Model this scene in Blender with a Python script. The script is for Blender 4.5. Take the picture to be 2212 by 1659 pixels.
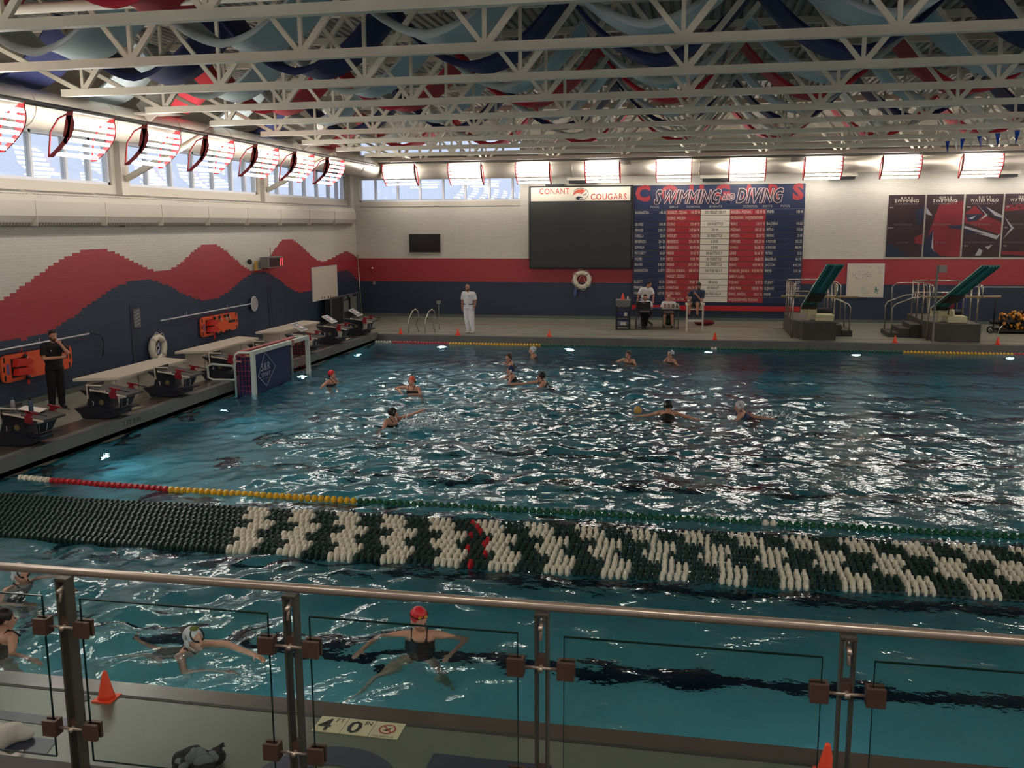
import bpy, math, random
import numpy as np
from mathutils import Vector, Matrix
R=math.radians; PI=math.pi
random.seed(7); rng=np.random.default_rng(11)
for o in list(bpy.data.objects): bpy.data.objects.remove(o)
SC=bpy.context.scene; COL=SC.collection
# ---------------------------------------------------------------- camera
YAW,PIT,ROL,FPX=-.19398,-.16835,-.00553,2025.
CAM=Vector((0,0,3.95))
_fw=Vector((math.sin(YAW)*math.cos(PIT),math.cos(YAW)*math.cos(PIT),math.sin(PIT)))
_r=Vector((math.cos(YAW),-math.sin(YAW),0)); _u=_r.cross(_fw)
_r2=_r*math.cos(ROL)+_u*math.sin(ROL); _u2=-_r*math.sin(ROL)+_u*math.cos(ROL)
cd=bpy.data.cameras.new('camera'); cam=bpy.data.objects.new('camera',cd); COL.objects.link(cam)
cam.matrix_world=Matrix(((_r2.x,_u2.x,-_fw.x,CAM.x),(_r2.y,_u2.y,-_fw.y,CAM.y),(_r2.z,_u2.z,-_fw.z,CAM.z),(0,0,0,1)))
cd.sensor_width=36; cd.lens=FPX/2212*36; cd.clip_start=.05; cd.clip_end=400
SC.camera=cam
# ---------------------------------------------------------------- world, exposure
W=bpy.data.worlds.new('World'); SC.world=W; W.use_nodes=True
nt=W.node_tree; nt.nodes.clear()
bg=nt.nodes.new('ShaderNodeBackground'); wo=nt.nodes.new('ShaderNodeOutputWorld')
tc=nt.nodes.new('ShaderNodeTexCoord'); sp=nt.nodes.new('ShaderNodeSeparateXYZ'); rp=nt.nodes.new('ShaderNodeValToRGB')
nt.links.new(tc.outputs['Generated'],sp.inputs[0]); nt.links.new(sp.outputs['Z'],rp.inputs[0])
rp.color_ramp.elements[0].position=0.0; rp.color_ramp.elements[0].color=(.60,.66,.90,1)
rp.color_ramp.elements[1].position=.5; rp.color_ramp.elements[1].color=(.80,.86,1.0,1)
nt.links.new(rp.outputs[0],bg.inputs[0]); bg.inputs[1].default_value=.98
nt.links.new(bg.outputs[0],wo.inputs[0])
vs=SC.view_settings; vs.view_transform='Standard'; vs.look='None'; vs.gamma=1; vs.exposure=0.32; vs.use_curve_mapping=False
LAMP=15.0; UW=50.0
# ---------------------------------------------------------------- dimensions (metres, z=0 is the pool deck)
WZ=-.26; XL,XR=-11.5,13.5; YN,YF=6.9,32.7; YB=39.45; XW=-14.68; XE=17.0; YS=-8.0; ZC=8.25
TY=[10.68+2.72*k for k in range(-1,11)]
# ---------------------------------------------------------------- materials
def C(r,g,b):
    f=lambda v:(v/255/12.92 if v/255<=.04045 else ((v/255+.055)/1.055)**2.4)
    return (f(r),f(g),f(b),1)
MATS={}
def mat(name,col,rough=.6,metal=0,emit=None,es=0,noise=0,nscale=8,bump=0,bscale=40,spec=.5):
    if name in MATS: return MATS[name]
    m=bpy.data.materials.new(name); m.use_nodes=True; n=m.node_tree; b=n.nodes['Principled BSDF']
    b.inputs['Base Color'].default_value=col; b.inputs['Roughness'].default_value=rough; b.inputs['Metallic'].default_value=metal
    b.inputs['Specular IOR Level'].default_value=spec
    if emit: b.inputs['Emission Color'].default_value=emit; b.inputs['Emission Strength'].default_value=es
    if noise or bump:
        t=n.nodes.new('ShaderNodeTexCoord')
    if noise:
        x=n.nodes.new('ShaderNodeTexNoise'); x.inputs['Scale'].default_value=nscale; x.inputs['Detail'].default_value=4
        n.links.new(t.outputs['Object'],x.inputs['Vector'])
        r=n.nodes.new('ShaderNodeValToRGB'); c=col
        r.color_ramp.elements[0].position=.3; r.color_ramp.elements[1].position=.7
        r.color_ramp.elements[0].color=tuple(v*(1-noise) for v in c[:3])+(1,)
        r.color_ramp.elements[1].color=tuple(min(1,v*(1+noise)) for v in c[:3])+(1,)
        n.links.new(x.outputs[0],r.inputs[0]); n.links.new(r.outputs[0],b.inputs['Base Color'])
    if bump:
        x=n.nodes.new('ShaderNodeTexNoise'); x.inputs['Scale'].default_value=bscale; x.inputs['Detail'].default_value=3
        n.links.new(t.outputs['Object'],x.inputs['Vector'])
        q=n.nodes.new('ShaderNodeBump'); q.inputs['Strength'].default_value=bump; q.inputs['Distance'].default_value=.02
        n.links.new(x.outputs[0],q.inputs['Height']); n.links.new(q.outputs[0],b.inputs['Normal'])
    MATS[name]=m; return m
def brickmat(name,col,axes='YZ',bw=.2,bh=.0667,mort=.87):
    m=bpy.data.materials.new(name); m.use_nodes=True; n=m.node_tree; b=n.nodes['Principled BSDF']
    g=n.nodes.new('ShaderNodeNewGeometry'); s=n.nodes.new('ShaderNodeSeparateXYZ'); c=n.nodes.new('ShaderNodeCombineXYZ')
    n.links.new(g.outputs['Position'],s.inputs[0]); n.links.new(s.outputs[axes[0]],c.inputs['X']); n.links.new(s.outputs[axes[1]],c.inputs['Y'])
    k=n.nodes.new('ShaderNodeTexBrick'); k.inputs['Scale'].default_value=1; k.inputs['Brick Width'].default_value=bw; k.inputs['Row Height'].default_value=bh
    k.inputs['Mortar Size'].default_value=.004; k.inputs['Mortar Smooth'].default_value=.3; k.offset=0.5
    k.inputs['Color1'].default_value=tuple(v*.97 for v in col[:3])+(1,); k.inputs['Color2'].default_value=tuple(min(1,v*1.03) for v in col[:3])+(1,)
    k.inputs['Mortar'].default_value=tuple(v*mort for v in col[:3])+(1,)
    n.links.new(c.outputs[0],k.inputs['Vector']); n.links.new(k.outputs['Color'],b.inputs['Base Color'])
    q=n.nodes.new('ShaderNodeBump'); q.inputs['Strength'].default_value=.5; q.inputs['Distance'].default_value=.01; q.invert=True
    n.links.new(k.outputs['Fac'],q.inputs['Height']); n.links.new(q.outputs[0],b.inputs['Normal'])
    b.inputs['Roughness'].default_value=.4; MATS[name]=m; return m
WHITE=C(206,200,188); REDP=C(166,54,60); NAVYP=C(44,56,78)
m_wl=brickmat('white_block_y',WHITE,'YZ'); m_rl=brickmat('red_block_y',REDP,'YZ'); m_nl=brickmat('navy_block_y',NAVYP,'YZ',mort=1.3)
m_wb=brickmat('white_block_x',WHITE,'XZ'); m_rb=brickmat('red_block_x',REDP,'XZ'); m_nb=brickmat('navy_block_x',NAVYP,'XZ',mort=1.3)
m_plaster=mat('smooth_white_paint',C(192,183,170),.6,bump=.1,bscale=20)
m_steel=mat('cream_painted_steel',C(228,219,200),.45,noise=.04,nscale=3)
m_deckroof=mat('roof_deck_paint',C(170,168,160),.6)
m_floor=mat('tan_deck_tile',C(140,140,124),.38,noise=.13,nscale=1.3,bump=.25,bscale=60)
m_cove=mat('green_grey_cove_base',C(98,106,98),.5)
m_floorn=mat('grey_green_deck_tile',C(100,106,90),.3,noise=.08,nscale=1.5,bump=.08,bscale=70)
m_cop=mat('grey_coping_tile',C(108,106,102),.35,noise=.1,nscale=3)
m_copd=mat('wet_brown_coping',C(86,74,66),.25,noise=.12,nscale=2)
m_copface=mat('coping_face',C(92,86,78),.4,noise=.1,nscale=2)
m_gutter=mat('dark_gutter',C(34,28,24),.5)
m_alu=mat('white_window_frame',C(205,205,212),.4)
m_duct=mat('galvanised_duct',C(196,188,176),.35,.35,noise=.05,nscale=2)
m_dark=mat('charcoal_plastic',C(34,35,38),.5)
m_black=mat('black_matte',C(16,16,18),.6)
m_navy=mat('navy_print',C(32,42,78),.5)
m_red=mat('red_print',C(165,42,50),.5)
m_offw=mat('off_white_print',C(222,214,198),.5)
m_white=mat('white_plastic',C(226,218,204),.45)
m_chrome=mat('stainless_tube',C(190,182,168),.25,.9)
m_orange=mat('orange_cone_plastic',C(255,84,48),.45)
m_skin=mat('skin',C(206,150,124),.5,noise=.06,nscale=12)
m_skint=mat('tanned_skin',C(190,132,106),.5,noise=.06,nscale=12)
m_hair=mat('dark_hair',C(34,26,22),.7)
# ---------------------------------------------------------------- mesh builder
class B:
    def __init__(s): s.v=[];s.f=[];s.m=[];s.k=0
    def add(s,v,f,k=None):
        o=len(s.v); s.v+= [tuple(p) for p in v]; s.f+=[tuple(i+o for i in q) for q in f]; s.m+=[s.k if k is None else k]*len(f); return s
    def box(s,x0,x1,y0,y1,z0,z1,k=None):
        v=[(x0,y0,z0),(x1,y0,z0),(x1,y1,z0),(x0,y1,z0),(x0,y0,z1),(x1,y0,z1),(x1,y1,z1),(x0,y1,z1)]
        return s.add(v,[(3,2,1,0),(4,5,6,7),(0,1,5,4),(1,2,6,5),(2,3,7,6),(3,0,4,7)],k)
    def obox(s,c,sz,M=None,k=None):   # oriented box
        M=M or Matrix.Identity(3); c=Vector(c); v=[]
        for z in (-1,1):
            for x,y in ((-1,-1),(1,-1),(1,1),(-1,1)): v.append(c+M@Vector((x*sz[0]/2,y*sz[1]/2,z*sz[2]/2)))
        return s.add(v,[(3,2,1,0),(4,5,6,7),(0,1,5,4),(1,2,6,5),(2,3,7,6),(3,0,4,7)],k)
    def bar(s,p,q,w,h,k=None,up=(0,0,1)):
        p=Vector(p);q=Vector(q);d=(q-p); L=d.length; d.normalize(); up=Vector(up)
        if abs(d.dot(up))>.98: up=Vector((0,1,0))
        x=d.cross(up).normalized(); z=x.cross(d)
        M=Matrix((x,d,z)).transposed()
        return s.obox((p+q)/2,(w,L,h),M,k)
    def tube(s,pts,r,n=8,k=None,cap=True,closed=False):
        pts=[Vector(p) for p in pts]; N=len(pts); rr=r if hasattr(r,'__len__') else [r]*N; v=[];f=[]
        ref=None
        for i,p in enumerate(pts):
            if closed: d=pts[(i+1)%N]-pts[i-1]
            else: d=pts[min(i+1,N-1)]-pts[max(i-1,0)]
            d.normalize()
            if ref is None:
                ref=Vector((0,0,1)) if abs(d.z)<.9 else Vector((1,0,0))
            x=(ref-d*ref.dot(d)).normalized(); ref=x; y=d.cross(x)
            for j in range(n):
                a=2*PI*j/n; v.append(p+(x*math.cos(a)+y*math.sin(a))*rr[i])
        for i in range(N if closed else N-1):
            for j in range(n):
                a=i*n+j;b=i*n+(j+1)%n;i2=(i+1)%N; f.append((a,b,i2*n+(j+1)%n,i2*n+j))
        if cap and not closed: f.append(tuple(range(n))[::-1]); f.append(tuple((N-1)*n+j for j in range(n)))
        return s.add(v,f,k)
    def cyl(s,p,q,r,n=12,k=None,r2=None): return s.tube([p,q],[r,r if r2 is None else r2],n,k)
    def prism(s,poly,t0,t1,ax='y',k=None):  # poly 2D extruded along axis
        n=len(poly)
        def P(a,b,t): return {'y':(a,t,b),'x':(t,a,b),'z':(a,b,t)}[ax]
        v=[P(a,b,t0) for a,b in poly]+[P(a,b,t1) for a,b in poly]
        f=[tuple(range(n)),tuple(range(2*n-1,n-1,-1))]+[(i,(i+n),((i+1)%n)+n,(i+1)%n) for i in range(n)]
        return s.add(v,f,k)
    def ell(s,c,r,n=12,m=8,k=None,M=None):
        c=Vector(c); v=[];f=[]
        if not hasattr(r,'__len__'): r=(r,r,r)
        for i in range(m+1):
            t=PI*i/m
            for j in range(n):
                a=2*PI*j/n; p=Vector((r[0]*math.sin(t)*math.cos(a),r[1]*math.sin(t)*math.sin(a),r[2]*math.cos(t)))
                if M: p=M@p
                v.append(c+p)
        for i in range(m):
            for j in range(n): f.append((i*n+j,(i+1)*n+j,(i+1)*n+(j+1)%n,i*n+(j+1)%n))
        return s.add(v,f,k)
    def caps(s,p,r0,q,r1,n=10,k=None):
        p=Vector(p);q=Vector(q); s.ell(p,r0,n,6,k); s.ell(q,r1,n,6,k); s.cyl(p,q,r0,n,k,r1); return s
    def torus(s,c,R_,r,n=28,m=10,k=None,M=None):
        M=M or Matrix.Identity(3); c=Vector(c)
        return s.tube([c+M@Vector((R_*math.cos(2*PI*i/n),0,R_*math.sin(2*PI*i/n))) for i in range(n)],r,m,k,closed=True)
    def mesh(s,name,mats,smooth=False):
        me=bpy.data.meshes.new(name); me.from_pydata(s.v,[],s.f)
        for x in (mats if isinstance(mats,(list,tuple)) else [mats]): me.materials.append(x)
        me.polygons.foreach_set('material_index',s.m)
        if smooth: me.polygons.foreach_set('use_smooth',[True]*len(s.f))
        me.update(); return me
    def obj(s,name,mats,parent=None,smooth=False,loc=None,kind=None,rz=None):
        return link(name,s.mesh(name,mats,smooth),parent,loc,kind,rz)
def link(name,data,parent=None,loc=None,kind=None,rz=None):
    o=bpy.data.objects.new(name,data); COL.objects.link(o)
    if loc is not None: o.location=loc
    if rz is not None: o.rotation_euler=(0,0,rz)
    if parent is not None: o.parent=parent
    if kind: o['kind']=kind
    return o
def struct(name,b,mats,parent=None,smooth=False):
    return b.obj(name,mats,parent,smooth,kind='structure' if parent is None else None)
def tag(o,label,cat,group=None,kind=None):
    o['label']=label; o['category']=cat
    if group: o['group']=group
    if kind: o['kind']=kind
    return o
def thing(name,label,cat,loc=(0,0,0),rz=0,group=None):
    o=bpy.data.objects.new(name,None); COL.objects.link(o); o.location=loc; o.rotation_euler=(0,0,rz); o.empty_display_size=.1
    return tag(o,label,cat,group)
def dup(o,loc=None,rz=None,label=None,parent=None):
    c=o.copy(); COL.objects.link(c); c.parent=parent
    for ch in list(o.children): dup(ch,parent=c)
    if loc is not None: c.location=loc
    if rz is not None: c.rotation_euler=(0,0,rz)
    if label: c['label']=label
    return c
def weld_smooth(o,ang=40):
    pass
# ---------------------------------------------------------------- lettering: glyph outlines cached as flat meshes
_G={}
_fc=bpy.data.curves.new('tmp','FONT'); _fo=bpy.data.objects.new('tmp',_fc)
def glyph(ch,bold):
    bold=.018 if bold is True else float(bold)
    if ch in 'MWN': bold=0.0
    elif ch in 'KRA8&': bold=min(bold,.004) if bold<.05 else .03
    key=(ch,bold)
    if key in _G: return _G[key]
    _fc.body=ch; _fc.resolution_u=2; _fc.offset=bold; _fc.size=1
    me=_fo.to_mesh(); v=[(p.co.x,p.co.y) for p in me.vertices]; f=[tuple(p.vertices) for p in me.polygons]
    _fo.to_mesh_clear()
    if v:
        xs=[a for a,_ in v]; x0,x1=min(xs),max(xs); v=[(a-x0,b) for a,b in v]; w=x1-x0
    else: w=.3
    _G[key]=(v,f,w); return _G[key]
def text(b,s,place,h,w=None,align='l',k=None,bold=True,sx=.7,gap=.1,slant=0,maxw=None):
    """append lettering to b; place(u,v)->3D; h cap height; sx horizontal squeeze"""
    sc=h/.7; adv=0; its=[]
    for ch in s:
        v,f,gw=glyph(ch,bold); its.append((v,f,adv)); adv+=gw*sx+gap*(.9 if ch!=' ' else .3)*sx+.02
    adv-=gap*sx; tot=adv*sc; q=1
    if w: q=w/tot
    elif maxw and tot>maxw: q=maxw/tot
    tot*=q; off={'l':0,'c':-tot/2,'r':-tot}[align]
    for v,f,a in its:
        b.add([place(off+(x*sx+a+slant*y)*sc*q,y*sc) for x,y in v],f,k)
    return tot
onback=lambda x0,z0,y:(lambda u,v:(x0+u,y,z0+v))
onleft=lambda y0,z0,x:(lambda u,v:(x,y0+u,z0+v))
# ================================================================ SETTING
# pool basin -------------------------------------------------------------
def depth(Y):
    return 1.22+max(Y-YN,0)*.081 if Y<18 else 2.12+(Y-18)*.105
m_tile=mat('pale_blue_pool_tile',C(176,214,216),.5,noise=.05,nscale=1)
m_laneline=mat('navy_pool_tile',C(22,28,52),.5)
b=B(); ys=[YN,18,YF]
for x0,x1 in ((XL,XR),):
    for a,c in zip(ys[:-1],ys[1:]):
        b.add([(x0,a,WZ-depth(a)),(x1,a,WZ-depth(a)),(x1,c,WZ-depth(c)),(x0,c,WZ-depth(c))],[(0,1,2,3)])
for (x0,y0),(x1,y1) in (((XL,YN),(XR,YN)),((XR,YN),(XR,YF)),((XR,YF),(XL,YF)),((XL,YF),(XL,YN))):
    n=2; 
    b.add([(x0,y0,0-.02),(x1,y1,-.02),(x1,y1,-4.2),(x0,y0,-4.2)],[(0,1,2,3)])
struct('pool_basin',b,m_tile)
NTH=['first','second','third','fourth','fifth','sixth','seventh','eighth','ninth','tenth','eleventh']
lanesY=[14.6+2.46*k for k in range(-3,8)]
basin=bpy.data.objects['pool_basin']
for i,y in enumerate(lanesY):
    b=B()
    def strip(x0,x1,y0,y1):
        n=1; e=.012
        b.add([(x0,y0,WZ-depth(y0)+e),(x1,y0,WZ-depth(y0)+e),(x1,y1,WZ-depth(y1)+e),(x0,y1,WZ-depth(y1)+e)],[(0,1,2,3)])
    strip(XL+2,XR-2,y-.14,y+.14); strip(XL+2,XL+2.28,y-.5,y-.14); strip(XL+2,XL+2.28,y+.14,y+.5)
    strip(XR-2.28,XR-2,y-.5,y-.14); strip(XR-2.28,XR-2,y+.14,y+.5)
    b.box(XL+.0,XL+.012,y-.14,y+.14,-1.3,-.4); b.box(XL,XL+.012,y-.5,y+.5,-.95,-.7)
    b.obj('lane_line',m_laneline,basin)
# long dark line beside the left wall on the floor
b=B(); b.box(XL+.005,XL+.02,YN,YF,WZ-.2,WZ-.02); b.obj('tile_band',mat('dark_waterline_tile',C(40,60,66),.4),basin)
# underwater lamps
m_uw=mat('underwater_lamp',C(200,230,255),.3,emit=(.55,.85,1,1),es=UW)
mring=B().torus((0,0,0),.15,.03,20,8).mesh('ring',m_chrome,True)
def uwlamp(p,nx,label):
    t=thing('underwater_light',label,'pool light',p,math.atan2(nx[1],nx[0])+PI/2,'underwater lights in the pool walls')
    bb=B(); bb.tube([(0,0,0),(0,-.04,0)],[.13,.11],16); bb.obj('lens',m_uw,t,True); link('ring',mring,t)
    return t
for i,x in enumerate((-9.0,-4.35,.47,5.33,10.1)):
    uwlamp((x,YF-.005,-1.30),(0,-1),'bright underwater lamp low on the far pool wall, %s from the left corner'%('first','second','third','fourth','fifth')[i])
for i,y in enumerate((16.3,21.1,25.9,30.6)):
    uwlamp((XL+.005,y,-1.5 if i==0 else -1.7),(1,0),'bright underwater lamp in the left pool wall, %s from the near end'%('first','second','third','fourth')[i])
for i,y in enumerate((9.5,14.5,19.5,24.5,29.5)): uwlamp((XR-.005,y,-1.1-.1*i),(-1,0),'added underwater lamp in the right pool wall outside the frame, %s from the viewer'%NTH[i])  # unseen lamps added to spread light evenly through the pool
for i,x in enumerate((-9,-4,1,6,11)): uwlamp((x,YN+.005,-.95),(0,1),'added underwater lamp below the near pool edge hidden by the deck, %s from the left'%NTH[i])  # added lamps, never in view, that brighten the shallow near floor
# water ------------------------------------------------------------------
nx_,ny_=430,450
gx=np.linspace(XL-.004,XR+.004,nx_); gy=np.linspace(YN-.004,YF+.004,ny_)
# finer rows close to the camera
t=np.linspace(0,1,ny_); gy=(YN-.004)+(YF-YN+.008)*(t*.62+.38*t*t)
X,Y=np.meshgrid(gx,gy); H=np.zeros_like(X)
def gauss(x,y,s,a): return a*np.exp(-((X-x)**2+(Y-y)**2)/(2*s*s))
amp=.42+gauss(-6,20,4.2,.85)+gauss(-4.5,26,3.5,.7)+gauss(-6.0,9.3,2.8,1.5)+gauss(.5,20,3,.35)-gauss(5,8.5,4,.12)
amp-= .25*np.exp(-(YF-Y)/2.0)
amp=np.clip(amp,.2,1.8)
band=np.exp(-((Y-11.75)/1.3)**2)*.5; amp*=1-band
for lam0,lam1,n,hs in ((1.4,3.0,26,.010),(.55,1.3,40,.0068),(.24,.55,50,.0030)):
    for _ in range(n):
        lam=rng.uniform(lam0,lam1); th=rng.uniform(0,2*PI); ph=rng.uniform(0,2*PI); k=2*PI/lam
        P=k*(X*math.cos(th)+Y*math.sin(th))+ph+.8*np.sin(.35*X*math.sin(th)*3+ph)+.7*np.sin(.3*Y+ph*2)
        H+=hs*rng.uniform(.5,1)*np.sin(P)*amp/math.sqrt(n)*3.0
Zs=WZ+H
verts=np.stack([X,Y,Zs],-1).reshape(-1,3)
i0=np.arange(ny_*nx_).reshape(ny_,nx_)
faces=np.stack([i0[:-1,:-1],i0[:-1,1:],i0[1:,1:],i0[1:,:-1]],-1).reshape(-1,4).tolist()
vl=verts.tolist(); base=len(vl)
# walls and bottom of the water body (buried in the basin)
ring=list(i0[0,:])+list(i0[1:,-1])+list(i0[-1,-2::-1])+list(i0[-2:0:-1,0])
for r_ in ring: p=verts[r_]; vl.append((p[0],p[1],-4.3))
n=len(ring)
for i in range(n): faces.append((int(ring[i]),base+i,base+(i+1)%n,int(ring[(i+1)%n])))
faces.append(tuple(base+i for i in range(n))[::-1])
me=bpy.data.meshes.new('pool_water'); me.from_pydata(vl,[],faces); me.polygons.foreach_set('use_smooth',[True]*len(faces)); me.update()
mw=bpy.data.materials.new('pool_water'); mw.use_nodes=True; n=mw.node_tree; n.nodes.clear()
out=n.nodes.new('ShaderNodeOutputMaterial'); gl=n.nodes.new('ShaderNodeBsdfGlossy'); rf=n.nodes.new('ShaderNodeBsdfRefraction'); tr=n.nodes.new('ShaderNodeBsdfTransparent')
fr=n.nodes.new('ShaderNodeFresnel'); mx=n.nodes.new('ShaderNodeMixShader'); mt=n.nodes.new('ShaderNodeMixShader')
fr.inputs['IOR'].default_value=1.33; rf.inputs['IOR'].default_value=1.33; rf.inputs['Roughness'].default_value=0.0; gl.inputs['Roughness'].default_value=.02
mt.inputs[0].default_value=0.0
tcn=n.nodes.new('ShaderNodeTexCoord'); nz=n.nodes.new('ShaderNodeTexNoise'); nz.inputs['Scale'].default_value=7.0; nz.inputs['Detail'].default_value=2.5
bp=n.nodes.new('ShaderNodeBump'); bp.inputs['Strength'].default_value=.32; bp.inputs['Distance'].default_value=.035
n.links.new(tcn.outputs['Object'],nz.inputs['Vector']); n.links.new(nz.outputs[0],bp.inputs['Height'])
for x in (gl,rf,fr): n.links.new(bp.outputs[0],x.inputs['Normal'])
n.links.new(rf.outputs[0],mt.inputs[1]); n.links.new(tr.outputs[0],mt.inputs[2])
n.links.new(fr.outputs[0],mx.inputs[0]); n.links.new(mt.outputs[0],mx.inputs[1]); n.links.new(gl.outputs[0],mx.inputs[2])
n.links.new(mx.outputs[0],out.inputs['Surface'])
va=n.nodes.new('ShaderNodeVolumeAbsorption'); va.inputs['Color'].default_value=(.28,.79,.85,1); va.inputs['Density'].default_value=.42
n.links.new(va.outputs[0],out.inputs['Volume'])
fa=me.attributes.new('foam','FLOAT','POINT')
foam=np.clip(gauss(-4.6,24.5,3.2,.4)+gauss(-6.0,19.3,1.8,.4)+gauss(-3.5,20,2.0,.1)+gauss(-7,9.6,1.6,.25)+gauss(.8,20.6,1.6,.2),0,.7).reshape(-1)
fa.data.foreach_set('value',np.concatenate([foam,np.zeros(len(vl)-len(foam))]).astype(np.float32))
an=n.nodes.new('ShaderNodeAttribute'); an.attribute_name='foam'; fz=n.nodes.new('ShaderNodeTexNoise'); fz.inputs['Scale'].default_value=3.2; fz.inputs['Detail'].default_value=9; fz.inputs['Roughness'].default_value=.7
fm=n.nodes.new('ShaderNodeMapRange'); fm.inputs[1].default_value=.46; fm.inputs[2].default_value=.72; ml=n.nodes.new('ShaderNodeMath'); ml.operation='MULTIPLY'
n.links.new(tcn.outputs['Object'],fz.inputs['Vector']); n.links.new(fz.outputs[0],fm.inputs[0]); n.links.new(fm.outputs[0],ml.inputs[0]); n.links.new(an.outputs['Fac'],ml.inputs[1])
df=n.nodes.new('ShaderNodeBsdfDiffuse'); df.inputs[0].default_value=(.72,.82,.86,1); m3=n.nodes.new('ShaderNodeMixShader')
n.links.new(ml.outputs[0],m3.inputs[0]); n.links.new(mx.outputs[0],m3.inputs[1]); n.links.new(df.outputs[0],m3.inputs[2]); n.links.new(m3.outputs[0],out.inputs['Surface'])
me.materials.append(mw)
wobj=link('pool_water',me); tag(wobj,'rippling turquoise and dark blue pool water filling the basin','water',kind='stuff')
def wz(x,y): return WZ
# deck ---------------------------------------------------------------------
b=B()
CB=-12.25
b.box(XW-.3,CB,YN-.35,YB+.2,-.4,0)             # left deck
b.box(CB,XE,YF+.32,YB+.2,-.4,0)          # far deck
b.box(XR+.3,XE,YN-.35,YF+.32,-.4,0)
struct('floor',b,m_floor)
b=B(); b.box(XW-.3,XE,3.5,YN-.22,-.4,0); b.obj('floor_1',m_floorn,kind='structure')
b=B(); b.box(XW-.3,XE,YN-.22,YN,-.3,-.005); b.box(XW-.3,XE,YN-.03,YN+.03,-.26,-.15); b.obj('coping_near',m_copd,kind='structure')
b=B(); b.box(CB+.05,XR+.3,YF-.012,YF+.32,-.30,.0); b.obj('coping_far',m_cop,kind='structure')
b=B(); b.box(XR,XR+.3,YN,YF,-.3,0); b.obj('coping_right',m_cop,kind='structure')
# raised left coping: brown top, pale edge strip, face, dark gutter gap
b=B(); b.box(CB,XL-.16,YN-.3,YF+.1,-.2,.075); left_cop=b.obj('coping_left',m_copd,kind='structure')
b=B(); b.box(XL-.16,XL+.03,YN-.3,YF+.1,-.16,.078); b.obj('edge_strip',m_cop,left_cop)
b=B(); b.box(XL-.1,XL,YN-.3,YF,-.26,-.161); b.obj('gutter_slot',m_gutter,left_cop)
b=B(); b.box(XL+.0,XL+.06,YN,YF,-.30,-.262); b.obj('gutter_lip',mat('pale_lip',C(140,120,100),.5),left_cop)
# deck drain lines
b=B(); b.box(CB-1.0,XE,YF+1.05,YF+1.09,0,.003); b.obj('deck_drain',mat('drain_slot',C(66,60,50),.6),kind='structure')
# far wall -----------------------------------------------------------------
def wallback(b,x0,x1,z0,z1): b.box(x0,x1,YB,YB+.25,z0,z1)
b=B()
for z0,z1,k in ((0,.12,3),(.12,1.53,2),(1.53,2.53,1),(2.53,4.72,0)): b.box(XW-.3,XE,YB,YB+.25,z0,z1,k)
b.box(-7.2,XE,YB,YB+.25,4.72,ZC+.2,0)
b.box(XW-.3,-14.45,YB,YB+.25,4.72,ZC+.2,0); b.box(-14.45,-7.2,YB,YB+.25,4.72,4.95,4); b.box(-14.45,-7.2,YB,YB+.25,5.95,6.85,4); b.box(-14.45,-7.2,YB,YB+.25,7.6,ZC+.2,4)
wb=b.obj('wall_back',[m_wb,m_rb,m_nb,m_cove,m_plaster],kind='structure')
b=B(); b.box(-14.45,-7.15,YB-.05,YB,4.74,4.86); b.obj('trim_1',m_plaster,kind='structure')
b=B(); b.box(-7.35,-7.0,YB-.06,YB,2.53,7.2); b.obj('pilaster',m_wb,wb)
m_glass=bpy.data.materials.new('window_glass'); m_glass.use_nodes=True; n=m_glass.node_tree; n.nodes.clear()
o_=n.nodes.new('ShaderNodeOutputMaterial'); t_=n.nodes.new('ShaderNodeBsdfTransparent'); g_=n.nodes.new('ShaderNodeBsdfGlossy'); f_=n.nodes.new('ShaderNodeLayerWeight'); p_=n.nodes.new('ShaderNodeMath'); p_.operation='POWER'; p_.inputs[1].default_value=5; f_.inputs[0].default_value=.5; q_=n.nodes.new('ShaderNodeMath'); q_.operation='MULTIPLY_ADD'; q_.inputs[1].default_value=.3; q_.inputs[2].default_value=.03; x_=n.nodes.new('ShaderNodeMixShader')
t_.inputs[0].default_value=(.93,.96,.95,1); g_.inputs['Roughness'].default_value=.0; 
n.links.new(f_.outputs['Facing'],p_.inputs[0]); n.links.new(p_.outputs[0],q_.inputs[0]); n.links.new(q_.outputs[0],x_.inputs[0]); n.links.new(t_.outputs[0],x_.inputs[1]); n.links.new(g_.outputs[0],x_.inputs[2]); n.links.new(x_.outputs[0],o_.inputs[0])
def window(idx,axis,a0,a1,z0,z1,at,dep,nm):
    """framed window: axis 'x' in the far wall, 'y' in the left wall"""
    w=bpy.data.objects.new('window_%d'%idx,None); COL.objects.link(w); w['kind']='structure'
    def bx(b,p,q,c,d,e,f):
        if axis=='x': b.box(p,q,c,d,e,f)
        else: b.box(c,d,p,q,e,f)
    b=B(); t=.07
    for p,q,e,f in ((a0,a1,z0,z0+t),(a0,a1,z1-t,z1),(a0,a0+t,z0,z1),(a1-t,a1,z0,z1)): bx(b,p,q,at,at+dep,e,f)
    b.obj('window_frame',m_alu,w)
    for i in range(1,len(nm)-1):
        b=B(); bx(b,nm[i]-.04,nm[i]+.04,at,at+dep,z0+t,z1-t); b.obj('mullion',m_alu,w)
    for p,q in zip(nm[:-1],nm[1:]):
        b=B(); bx(b,p+.04,q-.04,at+dep*.45,at+dep*.45+.012,z0+t,z1-t); b.obj('pane',m_glass,w)
    return w
def even(a,b_,n): return [a+(b_-a)*i/n for i in range(n+1)]
window(1,'x',-14.45,-7.2,4.95,5.95,YB+.06,.16,[-14.45,-13.75,-12.75,-11.75,-10.72,-9.75,-8.7,-7.7,-7.2])
window(2,'x',-14.45,-7.2,6.85,7.6,YB+.06,.16,even(-14.45,-7.2,8))
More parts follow.
